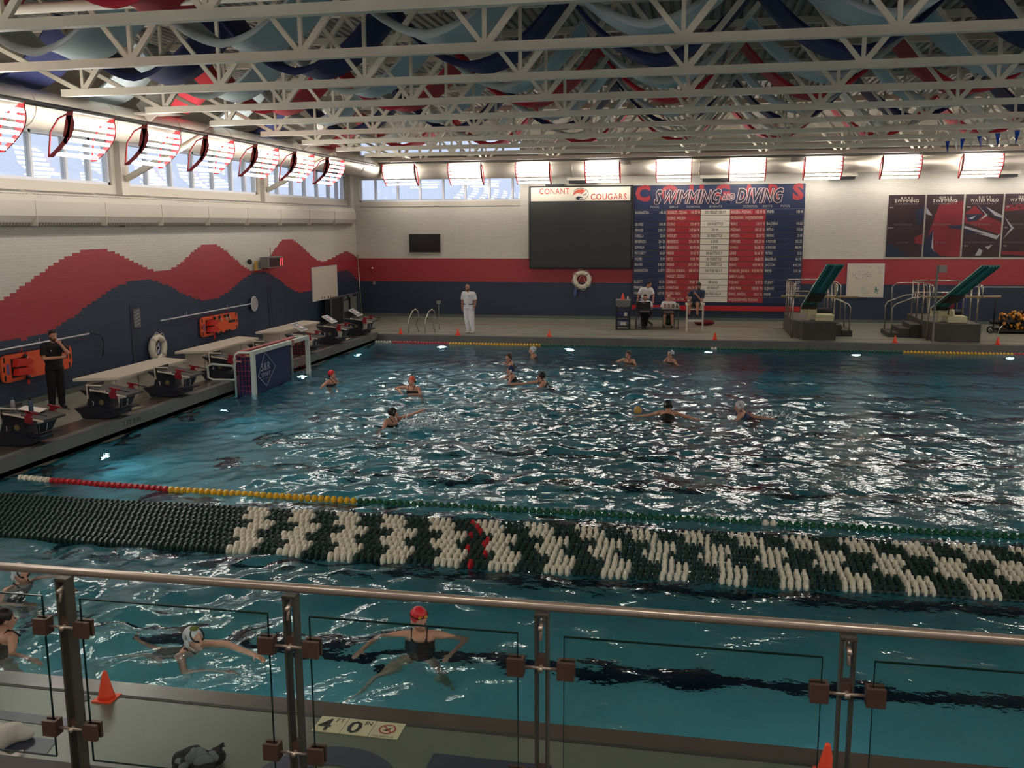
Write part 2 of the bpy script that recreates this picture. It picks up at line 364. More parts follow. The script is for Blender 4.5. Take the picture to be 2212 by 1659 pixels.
# left wall ------------------------------------------------------------------
cols=[5.95,14.15,22.35,30.55,38.75]
def interp(pts,y):
    for (a,p),(c,q) in zip(pts[:-1],pts[1:]):
        if a<=y<=c: return p+(q-p)*(1-math.cos(PI*(y-a)/(c-a)))/2
    return pts[0][1] if y<pts[0][0] else pts[-1][1]
redtop=[(4,2.2),(12,2.55),(16.6,2.25),(21.1,3.42),(24.1,2.72),(26.7,3.42),(29.8,2.45),(32.3,3.5),(35.7,2.55),(38.3,2.85),(40,2.5)]
navtop=[(4,1.2),(13,2.2),(18.3,1.5),(22.9,2.55),(26.6,1.72),(30.0,2.42),(33.6,1.45),(38,2.1),(40,1.5)]
course=.0667; L0=0.0
b=B(); yA,yE=4.0,YB
stepw=.1
for r_ in range(0,60):
    z0=r_*course; z1=z0+course
    run=None; start=yA; y=yA
    while y<=yE+1e-6:
        zc=(z0+z1)/2; yc=y+stepw/2
        if z1<=.14: k=3
        elif zc<interp(navtop,yc): k=2
        elif zc<interp(redtop,yc): k=1
        else: k=0
        if k!=run:
            if run is not None: b.add([(XW,start,z0),(XW,y,z0),(XW,y,z1),(XW,start,z1)],[(0,1,2,3)],run)
            run=k; start=y
        y+=stepw
    b.add([(XW,start,z0),(XW,yE,z0),(XW,yE,z1),(XW,start,z1)],[(0,1,2,3)],run)
b.add([(XW,yA,4.0),(XW,yE,4.0),(XW,yE,4.72),(XW,yA,4.72)],[(0,1,2,3)],4)
b.box(XW-.25,XW-.001,-8,YB,0,4.72,4)
b.box(XW-.25,XW,yA,YB,4.72,5.0,4); b.box(XW-.25,XW,yA,YB,6.5,ZC+.2,4)
for y in cols: b.box(XW-.25,XW,y-.35,y+.35,5.0,6.5,4)
b.box(XW-.25,XW,yE-.4,YB,5,6.5,4); b.box(XW-.25,XW,-8,yA,4.72,ZC+.2,4); b.box(XW-.02,XW,-8,yA,0,4.72,4)
b.obj('wall_left',[m_wl,m_rl,m_nl,m_cove,m_plaster],kind='structure')
for i,y in enumerate(cols):
    b=B()
    b.box(XW,XW+.16,y-.17,y+.17,3.95,ZC); b.obj('column',m_plaster,bpy.data.objects['wall_left'])
# grey joint strips in the wall under the columns
for y in (22.5,30.7): 
    b=B(); b.box(XW,XW+.012,y-.15,y+.15,.12,1.9,0); b.obj('joint_strip',[mat('navy_recess',C(38,46,66),.5)],bpy.data.objects['wall_left'])
wi=3
for a,c in zip(cols[:-1],cols[1:]):
    ms=[a+.35]+[a+.35+(7.5)*f for f in (.14,.3,.46,.62,.78,.9)]+[c-.35]
    w=window(wi,'y',a+.35,c-.35,5.0,6.5,XW-.2,.14,ms); wi+=1
    bb=B(); bb.box(XW-.2,XW-.06,a+.35,c-.35,6.05,6.12); bb.obj('transom',m_alu,w)
# boxed duct shelf with grilles along the left wall
b=B(); prof=[(XW,3.99),(XW+.30,3.99),(XW+.36,4.06),(XW+.44,4.2),(XW+.44,4.52),(XW+.34,4.7),(XW,4.78)]
b.prism([(p,q) for p,q in prof],yA,YB-1.1,'y'); sh=b.obj('trim_2',m_plaster,kind='structure')
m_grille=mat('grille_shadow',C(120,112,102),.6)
gm=B().box(0,.012,-.012,.012,0,.10).mesh('grille_slat',m_grille)
y=6.0
b=B(); 
yy=6.0
while yy<YB-1.3:
    for j in range(24):
        y0=yy+.06+j*.098
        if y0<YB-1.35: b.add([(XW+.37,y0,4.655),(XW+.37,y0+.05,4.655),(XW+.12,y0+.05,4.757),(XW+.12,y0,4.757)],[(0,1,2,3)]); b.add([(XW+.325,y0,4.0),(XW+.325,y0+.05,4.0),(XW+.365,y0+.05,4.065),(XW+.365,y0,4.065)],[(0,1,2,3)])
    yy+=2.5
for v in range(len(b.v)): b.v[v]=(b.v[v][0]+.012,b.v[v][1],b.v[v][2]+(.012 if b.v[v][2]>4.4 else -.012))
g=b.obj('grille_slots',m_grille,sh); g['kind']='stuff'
yy=8.5
while yy<YB-1.3:
    b=B(); b.box(XW,XW+.452,yy-.012,yy+.012,3.98,4.53); b.obj('seam',m_plaster,sh); yy+=2.5
# right wall, front wall (out of view)
b=B(); b.box(XE,XE+.25,YS,YB+.2,0,5.0); b.box(XE,XE+.25,YS,YB+.2,6.6,ZC+.2)
for i in range(8): b.box(XE,XE+.25,YS+i*6.6-.4,YS+i*6.6+.4,5,6.6)
b.obj('wall_right',m_plaster,kind='structure')
b=B(); b.box(XW-.2,XE+.2,YS-.25,YS,0,5.4); b.box(XW-.2,XE+.2,YS-.25,YS,6.9,ZC+.2)
for i in range(6): b.box(XW+i*6.2-.4,XW+i*6.2+.4,YS-.25,YS,5.4,6.9)
b.obj('wall_front',m_plaster,kind='structure')
# spectator stand floor and curb
b=B(); b.box(XW,XE,YS,4.16,-.2,.90); b.obj('stand_floor',mat('grey_concrete',C(110,106,100),.7),kind='structure')
b=B(); b.box(XW,XE,4.14,4.345,-.1,.93); b.obj('curb',mat('brown_curb',C(44,32,26),.5),kind='structure')
for i in range(4):
    b=B(); b.box(-12,12,YS,2.6-i*1.6,.93+i*.4,.93+(i+1)*.4); b.obj('stand_riser',mat('grey_concrete',(0,0,0,1)),kind='structure')
# roof deck: ribs run away from the camera
b=B(); pts=[]; x=XW-.3
while x<XE+.3:
    pts+= [(x,ZC),(x+.11,ZC),(x+.13,ZC+.075),(x+.18,ZC+.075)]; x+=.2
v=[];f=[]
for p,q in pts: v.append((p,YS,q)); v.append((p,YB+.2,q))
for i in range(len(pts)-1): f.append((2*i,2*i+1,2*i+3,2*i+2))
b.add(v,f); b.box(XW-.5,XE+.5,YS-.3,YB+.5,ZC+.09,ZC+.3); b.obj('ceiling',m_deckroof,kind='structure')
# haunch beam at far wall and stepped bulkhead above the lamps
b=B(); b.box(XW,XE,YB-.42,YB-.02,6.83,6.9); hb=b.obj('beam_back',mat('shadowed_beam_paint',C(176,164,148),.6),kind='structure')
b=B(); b.box(-7.2,XE,YB-.35,YB,6.9,7.15); b.obj('beam_web',m_plaster,hb)
# ================================================================ TRUSSES
VB=[-11.2+2.735*k for k in range(11)]; ZB=6.4; ZT=8.1
mesh_bc=B().box(-11.62,16.8,-.065,.065,ZB-.065,ZB+.06).mesh('bottom_chord',m_steel)
mesh_tc=B().box(XW+.05,16.9,-.075,.075,ZT,ZT+.14).mesh('top_chord',m_steel)
bb=B(); bb.bar((0,0,0),(1.3675,0,ZT-ZB),.09,.07,up=(0,1,0)); mesh_dr=bb.mesh('diagonal_web',m_steel)
bb=B(); bb.bar((0,0,0),(-1.3675,0,ZT-ZB),.07,.055,up=(0,1,0)); mesh_dl=bb.mesh('diagonal_web',m_steel)
mesh_ve=B().box(-.03,.03,-.03,.03,0,ZT-ZB).mesh('vertical_web',m_steel)
bb=B(); bb.bar((VB[0],0,ZB),(XW+.1,0,ZT),.08,.1,up=(0,1,0)); mesh_ed=bb.mesh('end_web',m_steel)
ordn=['nearest','second','third','fourth','fifth','sixth','seventh','eighth','ninth','tenth','eleventh','farthest']
for i,y in enumerate(TY):
    if y<8.5: lab='cream steel roof truss just above the camera, out of frame'
    else: lab='cream painted steel roof truss, %s from the viewer'%ordn[i-1] if i<len(TY)-1 else 'cream painted steel roof truss closest to the far wall lamps'
    t=thing('roof_truss',lab,'roof truss',(0,y,0),0,'steel roof trusses spanning the pool')
    link('bottom_chord',mesh_bc,t); link('top_chord',mesh_tc,t); link('end_web',mesh_ed,t)
    for x in VB:
        link('diagonal_web',mesh_dr,t,(x,0,ZB)); link('vertical_web',mesh_ve,t,(x,0,ZB))
        if x>VB[0]: link('diagonal_web',mesh_dl,t,(x,0,ZB))
# bridging between trusses (lines of Vs running away from the viewer)
for j,x in enumerate((-10.5,-4.0,2.5,9.0,15.5)):
    t=thing('truss_bridging','line of thin angle steel bridging between the roof trusses, %s line from the left wall'%('first','second','third','fourth','fifth')[j],'bridging',(x,0,0),0,'bridging lines between the trusses')
    for a,c in zip(TY[1:-1],TY[2:]):
        m_=(a+c)/2
        bb=B(); bb.bar((0,a,ZT),(0,m_,ZB+.75),.05,.05); bb.bar((0,m_,ZB+.75),(0,c,ZT),.05,.05); bb.obj('brace',m_steel,t)
# knee braces from the left columns
for i,y in enumerate((14.15,22.35,30.55)):
    bb=B(); bb.tube([(XW+.2,y,5.17),(-12.0,y,6.34)],.085,10)
    o=bb.obj('knee_brace',m_steel,smooth=True); tag(o,'sloping cream pipe brace from the left wall column, %s'%('nearest the viewer','middle one','farthest one')[i],'pipe brace','pipe braces on the left wall')
# sprinkler or roof pipe near the first truss
bb=B(); bb.tube([(-12.4,12.2,6.95),(16,12.2,6.95)],.07,10); o=bb.obj('roof_pipe',m_steel,smooth=True)
tag(o,'long thick cream pipe hung between the two nearest trusses','pipe')
# ================================================================ DRAPES
m_f={'red':mat('red_fabric',C(190,44,58),.8),'light':mat('light_blue_fabric',C(184,196,200),.8),'navy':mat('navy_fabric',C(38,44,92),.8),'white':mat('white_fabric',C(222,222,218),.8)}
rows=['light','red','light','navy','light','red','light','navy','white','red','white']
DX=[-4.0+3.25*k for k in range(-4,7)]
for i,cn in enumerate(rows):
    y0=TY[i]+.55
    if i==len(rows)-1: continue
    b=B(); v=[];f=[]
    xs=[]
    for dx in DX:
        for s_ in range(-10,10): xs.append((dx+s_*.1625,abs(s_)/10))
    cs=[(0.0,-.13),(.05,0.0),(.35,.035),(.7,.05),(1.1,.03),(1.4,-.02)]
    zp=7.95
    for x,u in xs:
        if x<XW+.6 or x>16.5: continue
        z=6.78+(zp-6.78)*(.06*u+.94*u**1.9)
        yw=1-.0*u
        for cy,cz in cs: v.append((x,y0+cy*yw,z+cz*(1-.5*u)))
    n=len(v)//6
    for a in range(n-1):
        for c in range(5): f.append((a*6+c,a*6+c+1,(a+1)*6+c+1,(a+1)*6+c))
    b.add(v,f)
    o=b.obj('ceiling_drape',m_f[cn],smooth=True)
    md=o.modifiers.new('thickness','SOLIDIFY'); md.thickness=.012
    k={'light':'pale blue','red':'red','navy':'navy blue','white':'white'}[cn]
    tag(o,'%s fabric drape swagged under the roof behind the %s truss'%(k,ordn[i-1] if i else 'overhead'),'fabric drape','fabric swags under the roof')
# ================================================================ DUCTS
b=B(); cx,cz,rd=-13.35,6.32,.40
path=[(cx,y,cz) for y in (4,12,20,28,36.6)]+[(cx+.25*math.sin(a)+1.35*(1-math.cos(a))-.25*math.sin(a),36.6+1.5*math.sin(a),cz) for a in (.3,.6,.9,1.2)]
path=[(cx,y,cz) for y in (4,12,20,28,37.0)]+[(cx+1.4*(1-math.cos(a)),37.0+1.4*math.sin(a)+.0,cz-.06) for a in (.35,.7,1.05,1.4)]+[(-11.5,38.5,cz-.08),(16.8,38.5,cz-.08)]
b.tube(path,rd,24); du=b.obj('round_duct',m_duct,smooth=True); tag(du,'big round cream spiral duct running along the left wall then the far wall','air duct')
for y in (9,11.7,14.4,17.1,19.8,22.5,25.2,27.9,30.6,33.3,36): 
    b=B(); b.tube([(cx,y-.02,cz),(cx,y+.02,cz)],rd+.018,24); b.obj('duct_band',m_duct,du,True)
for x in (-9.7,-9.35,-5,0,5,10):
    b=B(); b.tube([(x-.02,38.5,cz-.08),(x+.02,38.5,cz-.08)],rd+.02+(.07 if x in(-9.35,) else 0),24); b.obj('duct_band',m_duct,du,True)
# ================================================================ LAMPS
m_tube=mat('lamp_tube_glow',(1,1,1,1),.4,emit=(1,.95,.86,1),es=LAMP)
m_lred=mat('red_lamp_housing',C(150,30,36),.5)
m_refl=mat('lamp_reflector',C(225,205,200),.3,.3)
# local frame: lamp spans x in [0,1.4], faces -y, top at z=0, rail above; bottom leans back (+y)
LW=1.36; NT=6
arc=[]
for i in range(13):
    t=i/12; arc.append((.02+.50*t**1.6-.10*math.sin(PI*t), -.05-.78*t+.0))
bb=B(); v=[];f=[]
for y,z in arc: v+=[(.03,y+.07,z),(LW-.03,y+.07,z)]
for i in range(12): f.append((2*i,2*i+1,2*i+3,2*i+2))
bb.add(v,f); me_refl=bb.mesh('reflector',m_refl,True)
def endplate(x):
    bb=B()
    for i in range(12):
        (y0,z0),(y1,z1)=arc[i],arc[i+1]
        bb.add([(x-.015,y0-.03,z0),(x-.015,y1-.03,z1),(x-.015,y1+.09,z1),(x-.015,y0+.09,z0),(x+.015,y0-.03,z0),(x+.015,y1-.03,z1),(x+.015,y1+.09,z1),(x+.015,y0+.09,z0)],
               [(0,1,2,3),(7,6,5,4),(0,4,5,1),(3,2,6,7)])
    # bowed bracket loop behind
    bb.tube([(x,.05,.0),(x,.30,-.10),(x,.50,-.35),(x,arc[-1][0]+.06,arc[-1][1]+.02)],.02,6)
    bb.bar((x,.02,.08),(x,.16,-.45),.03,.12,up=(0,1,0)); bb.bar((x,.16,-.45),(x,arc[8][0],arc[8][1]),.03,.06,up=(0,1,0))
    return bb.mesh('end_plate',m_lred)
me_e0,me_e1=endplate(0),endplate(LW)
tubes=[]
for i in range(NT):
    t=(i+.5)/NT; k=int(t*12); (y0,z0),(y1,z1)=arc[k],arc[k+1]; fr_=t*12-k
    y=y0+(y1-y0)*fr_; z=z0+(z1-z0)*fr_; tubes.append((y,z))
bb=B(); bb.box(.04,LW-.04,-.022,.022,-.036,.036); me_tb=bb.mesh('lamp_tube',m_tube)
def lamp(loc,rz,label,grp):
    t=thing('flood_light',label,'light fixture',loc,rz,grp)
    link('end_plate',me_e0,t); link('end_plate',me_e1,t)
    for y,z in tubes: link('lamp_tube',me_tb,t,(0,y,z))
    return t
nb=['first','second','third','fourth','fifth','sixth','seventh','eighth','ninth','tenth','eleventh']
LB=[-12.73+2.77*k for k in range(10)]
for i,x in enumerate(LB):
    lamp((x,37.5,6.38),0,'glowing red-framed light fixture above the far deck, %s from the left'%nb[i],'light fixtures along the far wall')
LL=[14.15,16.85,19.4,22.05,24.75,27.35,29.95]
for i,y in enumerate(LL):
    lamp((-12.0,y+LW if False else y,6.14),PI/2,'glowing red-framed light fixture on the left side, %s counting from the viewer'%nb[i],'light fixtures along the left wall')
for i,y in enumerate((5,8,11)): lamp((-12.0,y,6.14),PI/2,'light fixture on the left side outside the frame, %s from the stand'%NTH[i],'light fixtures outside the frame')
for i in range(11): lamp((15.3,5+2.9*i+LW,6.3),-PI/2,'added fill light fixture on the right side outside the frame, %s from the stand'%NTH[i],'light fixtures outside the frame')  # unseen row added as fill light for the roof steel
for i in range(8): lamp((-10+3.2*i+LW,1.5,7.0),PI,'added fill light fixture over the stand behind the camera, %s from the left'%NTH[i],'light fixtures outside the frame')  # added out of view to light the camera-facing sides of the trusses
b=B(); b.tube([(-12.9,37.5,6.44),(16.5,37.5,6.44)],.05,10); o=b.obj('lamp_rail',mat('grey_pipe',C(130,126,122),.4,.5),smooth=True); tag(o,'long grey pipe carrying the lamps along the far wall','lamp rail')
b=B(); b.tube([(-12.02,4,6.2),(-12.02,34.5,6.2)],.05,10); o=b.obj('lamp_rail',mat('grey_pipe',(0,0,0,1)),smooth=True); tag(o,'long grey pipe carrying the lamps along the left wall','lamp rail')
# unit heaters / white boxes behind the far lamps, loudspeakers
for i,(x0,x1) in enumerate(((-5.3,-4.0),(.05,1.3),(4.9,6.0),(10.6,11.8))):
    b=B(); b.box(x0,x1,38.85,YB-.02,5.72,5.9); b.box(x0+.08,x1-.08,38.9,YB-.05,5.62,5.72,1); o=b.obj('wall_uplight',[m_white,m_dark]); tag(o,'white box light on the far wall, %s from the left'%nb[i],'wall light','white boxes on the far wall')
for i,x in enumerate((-9.3,-3.0,3.75)):
    b=B(); b.box(x-.35,x+.35,37.78,37.98,6.25,6.55); o=b.obj('ceiling_speaker',mat('grey_box',C(150,142,134),.6)); tag(o,'grey box hung in front of the far duct, %s from the left'%nb[i],'speaker','grey boxes by the far duct')
for i,(px_,py_) in enumerate(((-12.42,20.7),(-12.42,29.6))):
    t=thing('heater_louvre','grey angled louvre box hanging by the left duct, %s'%('nearer one','farther one')[i],'louvre box',(px_,py_,6.55),0,'louvre boxes by the left duct')
    b=B(); b.box(-.5,.5,-.3,.3,-.02,.02); b.obj('lower_blade',mat('grey_box',(0,0,0,1)),t)
    b=B(); b.bar((-.45,0,.02),(.2,0,.5),.5,.05,up=(0,1,0)); b.obj('upper_blade',mat('grey_box',(0,0,0,1)),t)
# outside
b=B(); b.box(-40,10,60,66,0,5.55,0); b.box(-40,10,59.8,66.2,5.5,5.62,1); o=b.obj('brick_annex',[brickmat('outside_brick',C(190,140,132),'XZ',.4,.12),m_white]); tag(o,'pale red brick building outside the far windows','building')
b=B(); b.box(-80,60,YB+1,160,-.3,-.05); b.box(-120,-16,-40,160,-.3,-.05); b.obj('ground',mat('outside_ground',C(120,124,116),.9),kind='structure')
# ================================================================ LANE ROPES
def disc(mat_,r=.075,w=.034):
    b=B(); b.tube([(-w,0,0),(-w*.55,0,0),(-w*.5,0,0),(w*.5,0,0),(w*.55,0,0),(w,0,0)],[r*.45,r*.62,r,r,r*.62,r*.45],12)
    return b.mesh('float_disc',mat_)
m_dg=mat('dark_green_float',C(26,52,44),.35); m_wf=mat('cream_float',C(232,222,200),.4); m_rf=mat('red_float',C(190,24,34),.35); m_yf=mat('yellow_float',C(232,180,36),.35); m_gf=mat('green_float',C(16,88,52),.35)
dg,dw,dr=disc(m_dg),disc(m_wf),disc(m_rf)
s_r,s_y,s_g,s_w=[disc(q,.06,.045) for q in (m_rf,m_yf,m_gf,m_wf)]
rowX=[-6.47,-6.34,-6.33,-6.13,-6.13,-6.17,-6.13,-5.96,-5.93,-5.91]; PT=.0875
redsp={(-3.05,0),(-2.93,1),(-2.84,2),(-2.91,3),(-2.66,4),(-2.67,5),(-2.8,6),(-2.59,7),(-2.64,9)}
for i,x0 in enumerate(rowX):
    y=12.49-.18*i
    lab='bundled green and white lane rope, %s'%(['farthest of the ten floating together','second from the far side of the bundle','third from the far side of the bundle','fourth from the far side of the bundle','fifth from the far side of the bundle','fifth from the near side of the bundle','fourth from the near side of the bundle','third from the near side of the bundle','second from the near side of the bundle','nearest of the ten floating together'][i])
    t=thing('lane_rope',lab,'lane rope',(0,y,WZ+.02),0,'bundled lane ropes floating in the pool')
    b=B(); b.tube([(XL+.1,0,0),(XR-.1,0,0)],.012,6); b.obj('cable',mat('steel_cable',C(120,120,120),.4,.6),t)
    x=-11.25+rng.uniform(0,.04); rest=B(); 
    while x<13.2:
        ph=math.floor((x-x0)/PT); me_=dg
        if x>=x0-.02 and ph%8<4: me_=dw
        for rx,ri in redsp:
            if ri==i and abs(x-rx)<PT*.5: me_=dr
        dy=.02*math.sin(x*.8+i*.5)+.012*math.sin(x*2.3+i)+.06*math.sin(x*.25)
        if x<4.7: link('float_disc',me_,t,(x,dy,rng.uniform(-.006,.006)))
        else:
            rest.k=0 if me_ is dg else 1; rest.tube([(x-.03,dy,0),(x-.017,dy,0),(x+.017,dy,0),(x+.03,dy,0)],[.04,.075,.075,.04],8)
        x+=PT
    rest.obj('float_discs',[m_dg,m_wf],t,kind='stuff')
def rope(name_l,segs,pts,grp=None,xmax=99):
    t=thing('lane_rope',name_l,'lane rope',(0,0,WZ+.015),0)
    def yat(x):
        for (a,p),(c,q) in zip(pts[:-1],pts[1:]):
            if a<=x<=c: return p+(q-p)*(x-a)/(c-a)
        return pts[-1][1]
    b=B(); b.tube([(a,p,0) for a,p in [(XL+.03,pts[0][1])]+pts+[(XR-.03,pts[-1][1])]],.01,6); b.obj('cable',MATS['steel_cable'],t)
    x=pts[0][0]
    while x<pts[-1][0]:
        me_=[m for lim,m in segs if x<lim][0]
        if x<xmax: link('float_disc',me_,t,(x,yat(x),0))
        x+=.108
    return t
rope('single lane rope with white, red, yellow and green floats nearer the viewer',[(-10.6,s_w),(-8.28,s_r),(-5.0,s_y),(.98,s_g),(1.2,s_w),(7,s_g),(10.3,s_y),(20,s_r)],[(-11.15,13.52),(-10.5,13.46),(-8.26,13.31),(-5,13.23),(13.2,13.2)],xmax=5.2)
rope('far lane rope with white, red, yellow and green floats along the far wall',[(-10.85,s_w),(-8.62,s_r),(-5.35,s_y),(.56,s_g),(.76,s_w),(6.7,s_g),(10.0,s_y),(20,s_r)],[(-11.4,32.35),(13.2,32.3)],xmax=11.2)
# ================================================================ STARTING BLOCKS
m_pad=mat('block_top_pad',C(70,64,62),.75); m_bdark=mat('block_navy_plastic',C(26,29,40),.5); m_grip=mat('red_grip',C(140,22,34),.45); m_edge=mat('cream_edge',C(222,208,190),.5)
m_gold=mat('gold_emblem',C(120,104,60),.5)
def proto_block():
    t={}
    b=B(); b.prism([(-.98,.20),(-.62,.26),(-.25,.22),(.0,.16),(-.02,.08),(-.2,.02),(-.8,.0),(-.84,.08)],-.26,.26,'y'); t['base']=b.mesh('base',m_bdark)
    b=B(); b.prism([(-.76,.2),(-.24,.18),(-.26,.40),(-.08,.50),(-.9,.58),(-.70,.42)],-.17,.17,'y'); t['pedestal']=b.mesh('pedestal',m_bdark)
    b=B(); b.prism([(-.56,.60),(.26,.475),(.26,.515),(-.56,.65)],-.30,.30,'y'); t['platform']=b.mesh('platform',m_pad)
    for s in (-1,1):
        b=B(); b.prism([(-.56,.605),(-.06,.527),(-.06,.552),(-.56,.63)],s*.30,s*.318,'y')
        for k in range(8): b.prism([(-.54+k*.045,.58),(-.515+k*.045,.58),(-.515+k*.045,.61),(-.54+k*.045,.61)],s*.30,s*.314,'y')
        b.prism([(.05,.51),(.255,.478),(.255,.508),(.05,.54)],s*.30,s*.318,'y'); t['edge_strip%d'%s]=b.mesh('edge_strip',m_edge)
        b=B(); b.prism([(-.10,.46),(.05,.44),(.05,.56),(-.02,.62),(-.10,.58)],s*.30,s*.34,'y'); b.bar((-.10,s*.31,.665),(.16,s*.31,.625),.03,.03); b.bar((-.03,s*.31,.56),(.0,s*.31,.66),.03,.1)
        t['grip%d'%s]=b.mesh('grip',m_grip)
        b=B(); b.tube([(.15,s*.31,.625),(.34,s*.31,.595)],.011,6); t['grip_bar%d'%s]=b.mesh('grip_bar',m_bdark)
    b=B(); v=[(.10,-.24,.43),(.10,.24,.43),(.04,.16,.24),(.04,-.16,.24)]; b.add(v+[(x-.03,y,z) for x,y,z in v],[(0,1,2,3),(7,6,5,4),(0,4,5,1),(1,5,6,2),(2,6,7,3),(3,7,4,0)]); t['number_plate']=b.mesh('number_plate',m_bdark)
    b=B()
    for p,q in zip(v,v[1:]+v[:1]): b.bar(Vector(p)+Vector((.006,0,0)),Vector(q)+Vector((.006,0,0)),.012,.012)
    t['plate_outline']=b.mesh('plate_outline',mat('grey_line',C(110,110,112),.5))
    b=B(); b.box(-.66,-.12,-.20,.20,.28,.34) if False else b.box(-.05,.16,-.3,.3,.20,.225); t['foot_bar']=b.mesh('foot_bar',m_bdark)
    b=B(); b.box(-.62,-.60,-.30,.26,.50,.70); b.box(-.62,-.30,-.31,-.30,.66,.70); b.box(-.62,-.60,-.32,-.28,.42,.72,1); b.box(-.62,-.28,-.33,-.30,.69,.715,1); t['rear_frame']=b.mesh('rear_frame',[m_pad,m_edge])
    b=B(); b.tube([(-.40,-.171,.33),(-.40,-.178,.33)],.055,16); t['emblem']=b.mesh('emblem',m_gold)
    return t
PB=proto_block()
BY=[14.62+2.465*k for k in range(8)]
blab=['one, nearest the viewer, with bottles and paper on it','two, beside the first white bench','three, behind the floor depth tile','four, behind the near goal post','five, behind the goal net','six, behind the far goal corner','seven, beside the far bench','eight, last one near the far deck']
for i,y in enumerate(BY):
    dx=-.04*i/2
    t=thing('starting_block','dark starting block number '+blab[i],'starting block',(-11.5+dx*0,y,.075),0,'starting blocks along the left pool side')
    for k,me_ in PB.items():
        if k=='rear_frame' and i>4: continue
        link(me_.name.split('.')[0],me_,t)
    b=B(); text(b,str(i+1),lambda u,v:(-.62+u+.02*v,-.177,.23+v),.12,k=0); b.obj('side_number',m_offw,t)
    b=B(); text(b,str(i+1),lambda u,v:(.055+.32*v*.6+.012,u,.27+v),.12,align='c'); b.obj('front_number',m_offw,t)
# lane signs on the rear of blocks 6-8
m_sgn=mat('blue_sign',C(70,78,104),.45)
for i in (5,6,7):
    y=BY[i]; t=thing('block_sign','blue square sign with white border and emblem tilted on starting block %s'%('six','seven','eight')[i-5],'sign',(-12.08,y,.735),0,'emblem signs on the starting blocks')
    M_=Matrix.Rotation(R(-38),3,'Y')
    b=B(); b.obox((.12,0,.14),(.42,.46,.04),Matrix.Rotation(R(30),3,'Y')); b.obj('board',m_white,t)
    Ry=Matrix.Rotation(R(30),3,'Y')
    b=B(); b.obox(Vector((.12,0,.14))+Ry@Vector((0,0,.022)),(.36,.40,.004),Ry); b.obj('face',m_sgn,t)
    b=B()
    def q(u,v): return tuple(Vector((.12,0,.14))+Ry@Vector((v,u,.027)))
    n_=16; b.add([q(.11*math.cos(2*PI*j/n_),.13*math.sin(2*PI*j/n_)) for j in range(n_)],[tuple(range(n_))],0)
    b.add([tuple(Vector(q(.07*math.cos(2*PI*j/8)-.03,.05*math.sin(2*PI*j/8)-.03))+Vector((.002,0,.003))) for j in range(8)],[tuple(range(8))],1)
    b.obj('emblem',[m_offw,m_red],t)
for i,(y,zt) in enumerate(((26.05,0),(28.45,0),(30.9,0))):
    pass
# items on block 1
t=thing('water_bottle','grey bottle with blue cap on starting block one','bottle',(-11.9,14.40,.725)); b=B(); b.tube([(0,0,0),(0,0,.17),(0,0,.20)],[.035,.035,.02],12); b.obj('body',mat('grey_bottle',C(160,158,162),.3),t,True); b=B(); b.tube([(0,0,.2),(0,0,.235)],.02,10); b.obj('cap',mat('blue_cap',C(40,90,130),.4),t)
t=thing('water_bottle','clear dark-capped sports bottle on the paper on block one','bottle',(-11.62,14.50,.675)); b=B(); b.tube([(0,0,0),(0,0,.14),(0,0,.2),(0,0,.23)],[.042,.04,.04,.03],12); b.obj('body',mat('smoky_bottle',C(78,92,112),.2),t,True); b=B(); b.tube([(0,0,.23),(0,0,.26),(0,0,.30)],[.03,.028,.012],10); b.obj('cap',m_black,t)
b=B(); b.obox((-11.72,14.66,.712),(.40,.30,.006),Matrix.Rotation(R(8.7),3,'Y')@Matrix.Rotation(R(12),3,'Z')); o=b.obj('paper_sheet',mat('white_paper',C(226,214,204),.7)); tag(o,'white sheet of paper lying on starting block one','paper')
# ================================================================ STORAGE BENCHES
m_bench=mat('cream_bench',C(212,200,182),.5); 
for i,(y0,y1,lab) in enumerate(((18.1,21.6,'cream storage bench behind starting blocks two and three'),(22.6,26.2,'cream storage bench behind starting blocks four and five'),(27.3,31.0,'cream storage bench behind starting blocks six and seven'),(11.2,15.3,'cream storage bench cut off at the left edge of the picture'))):
    x0,x1=[(-13.4,-12.5),(-13.6,-12.8),(-13.6,-12.85),(-13.9,-12.9)][i]
    t=thing('storage_bench',lab,'bench',((x0+x1)/2,(y0+y1)/2,0),0,'cream benches behind the starting blocks'); L=(y1-y0)/2; w=(x1-x0)/2
    b=B(); v=[(-w,-L,.60),(w,-L+.35,.60),(w,L-.3,.60),(-w,L,.60)]; b.add(v+[(x,y,z+.06) for x,y,z in v],[(3,2,1,0),(4,5,6,7),(0,1,5,4),(1,2,6,5),(2,3,7,6),(3,0,4,7)]); b.obj('bench_top',m_bench,t)
    b=B(); b.box(-w+.06,w-.1,-L+.4,L-.36,.0,.60); b.obj('body',m_bench,t)
    for s in (-1,1):
        b=B(); b.box(w-.12,w-.10,s*L*.3-.012,s*L*.3+.012,.05,.6); b.obj('panel_joint',m_grille,t)
        b=B(); b.bar((w-.14,s*(L-.33),.58),(w-.2,s*(L-.42),.02),.04,.06); b.obj('end_bracket',m_bench,t)
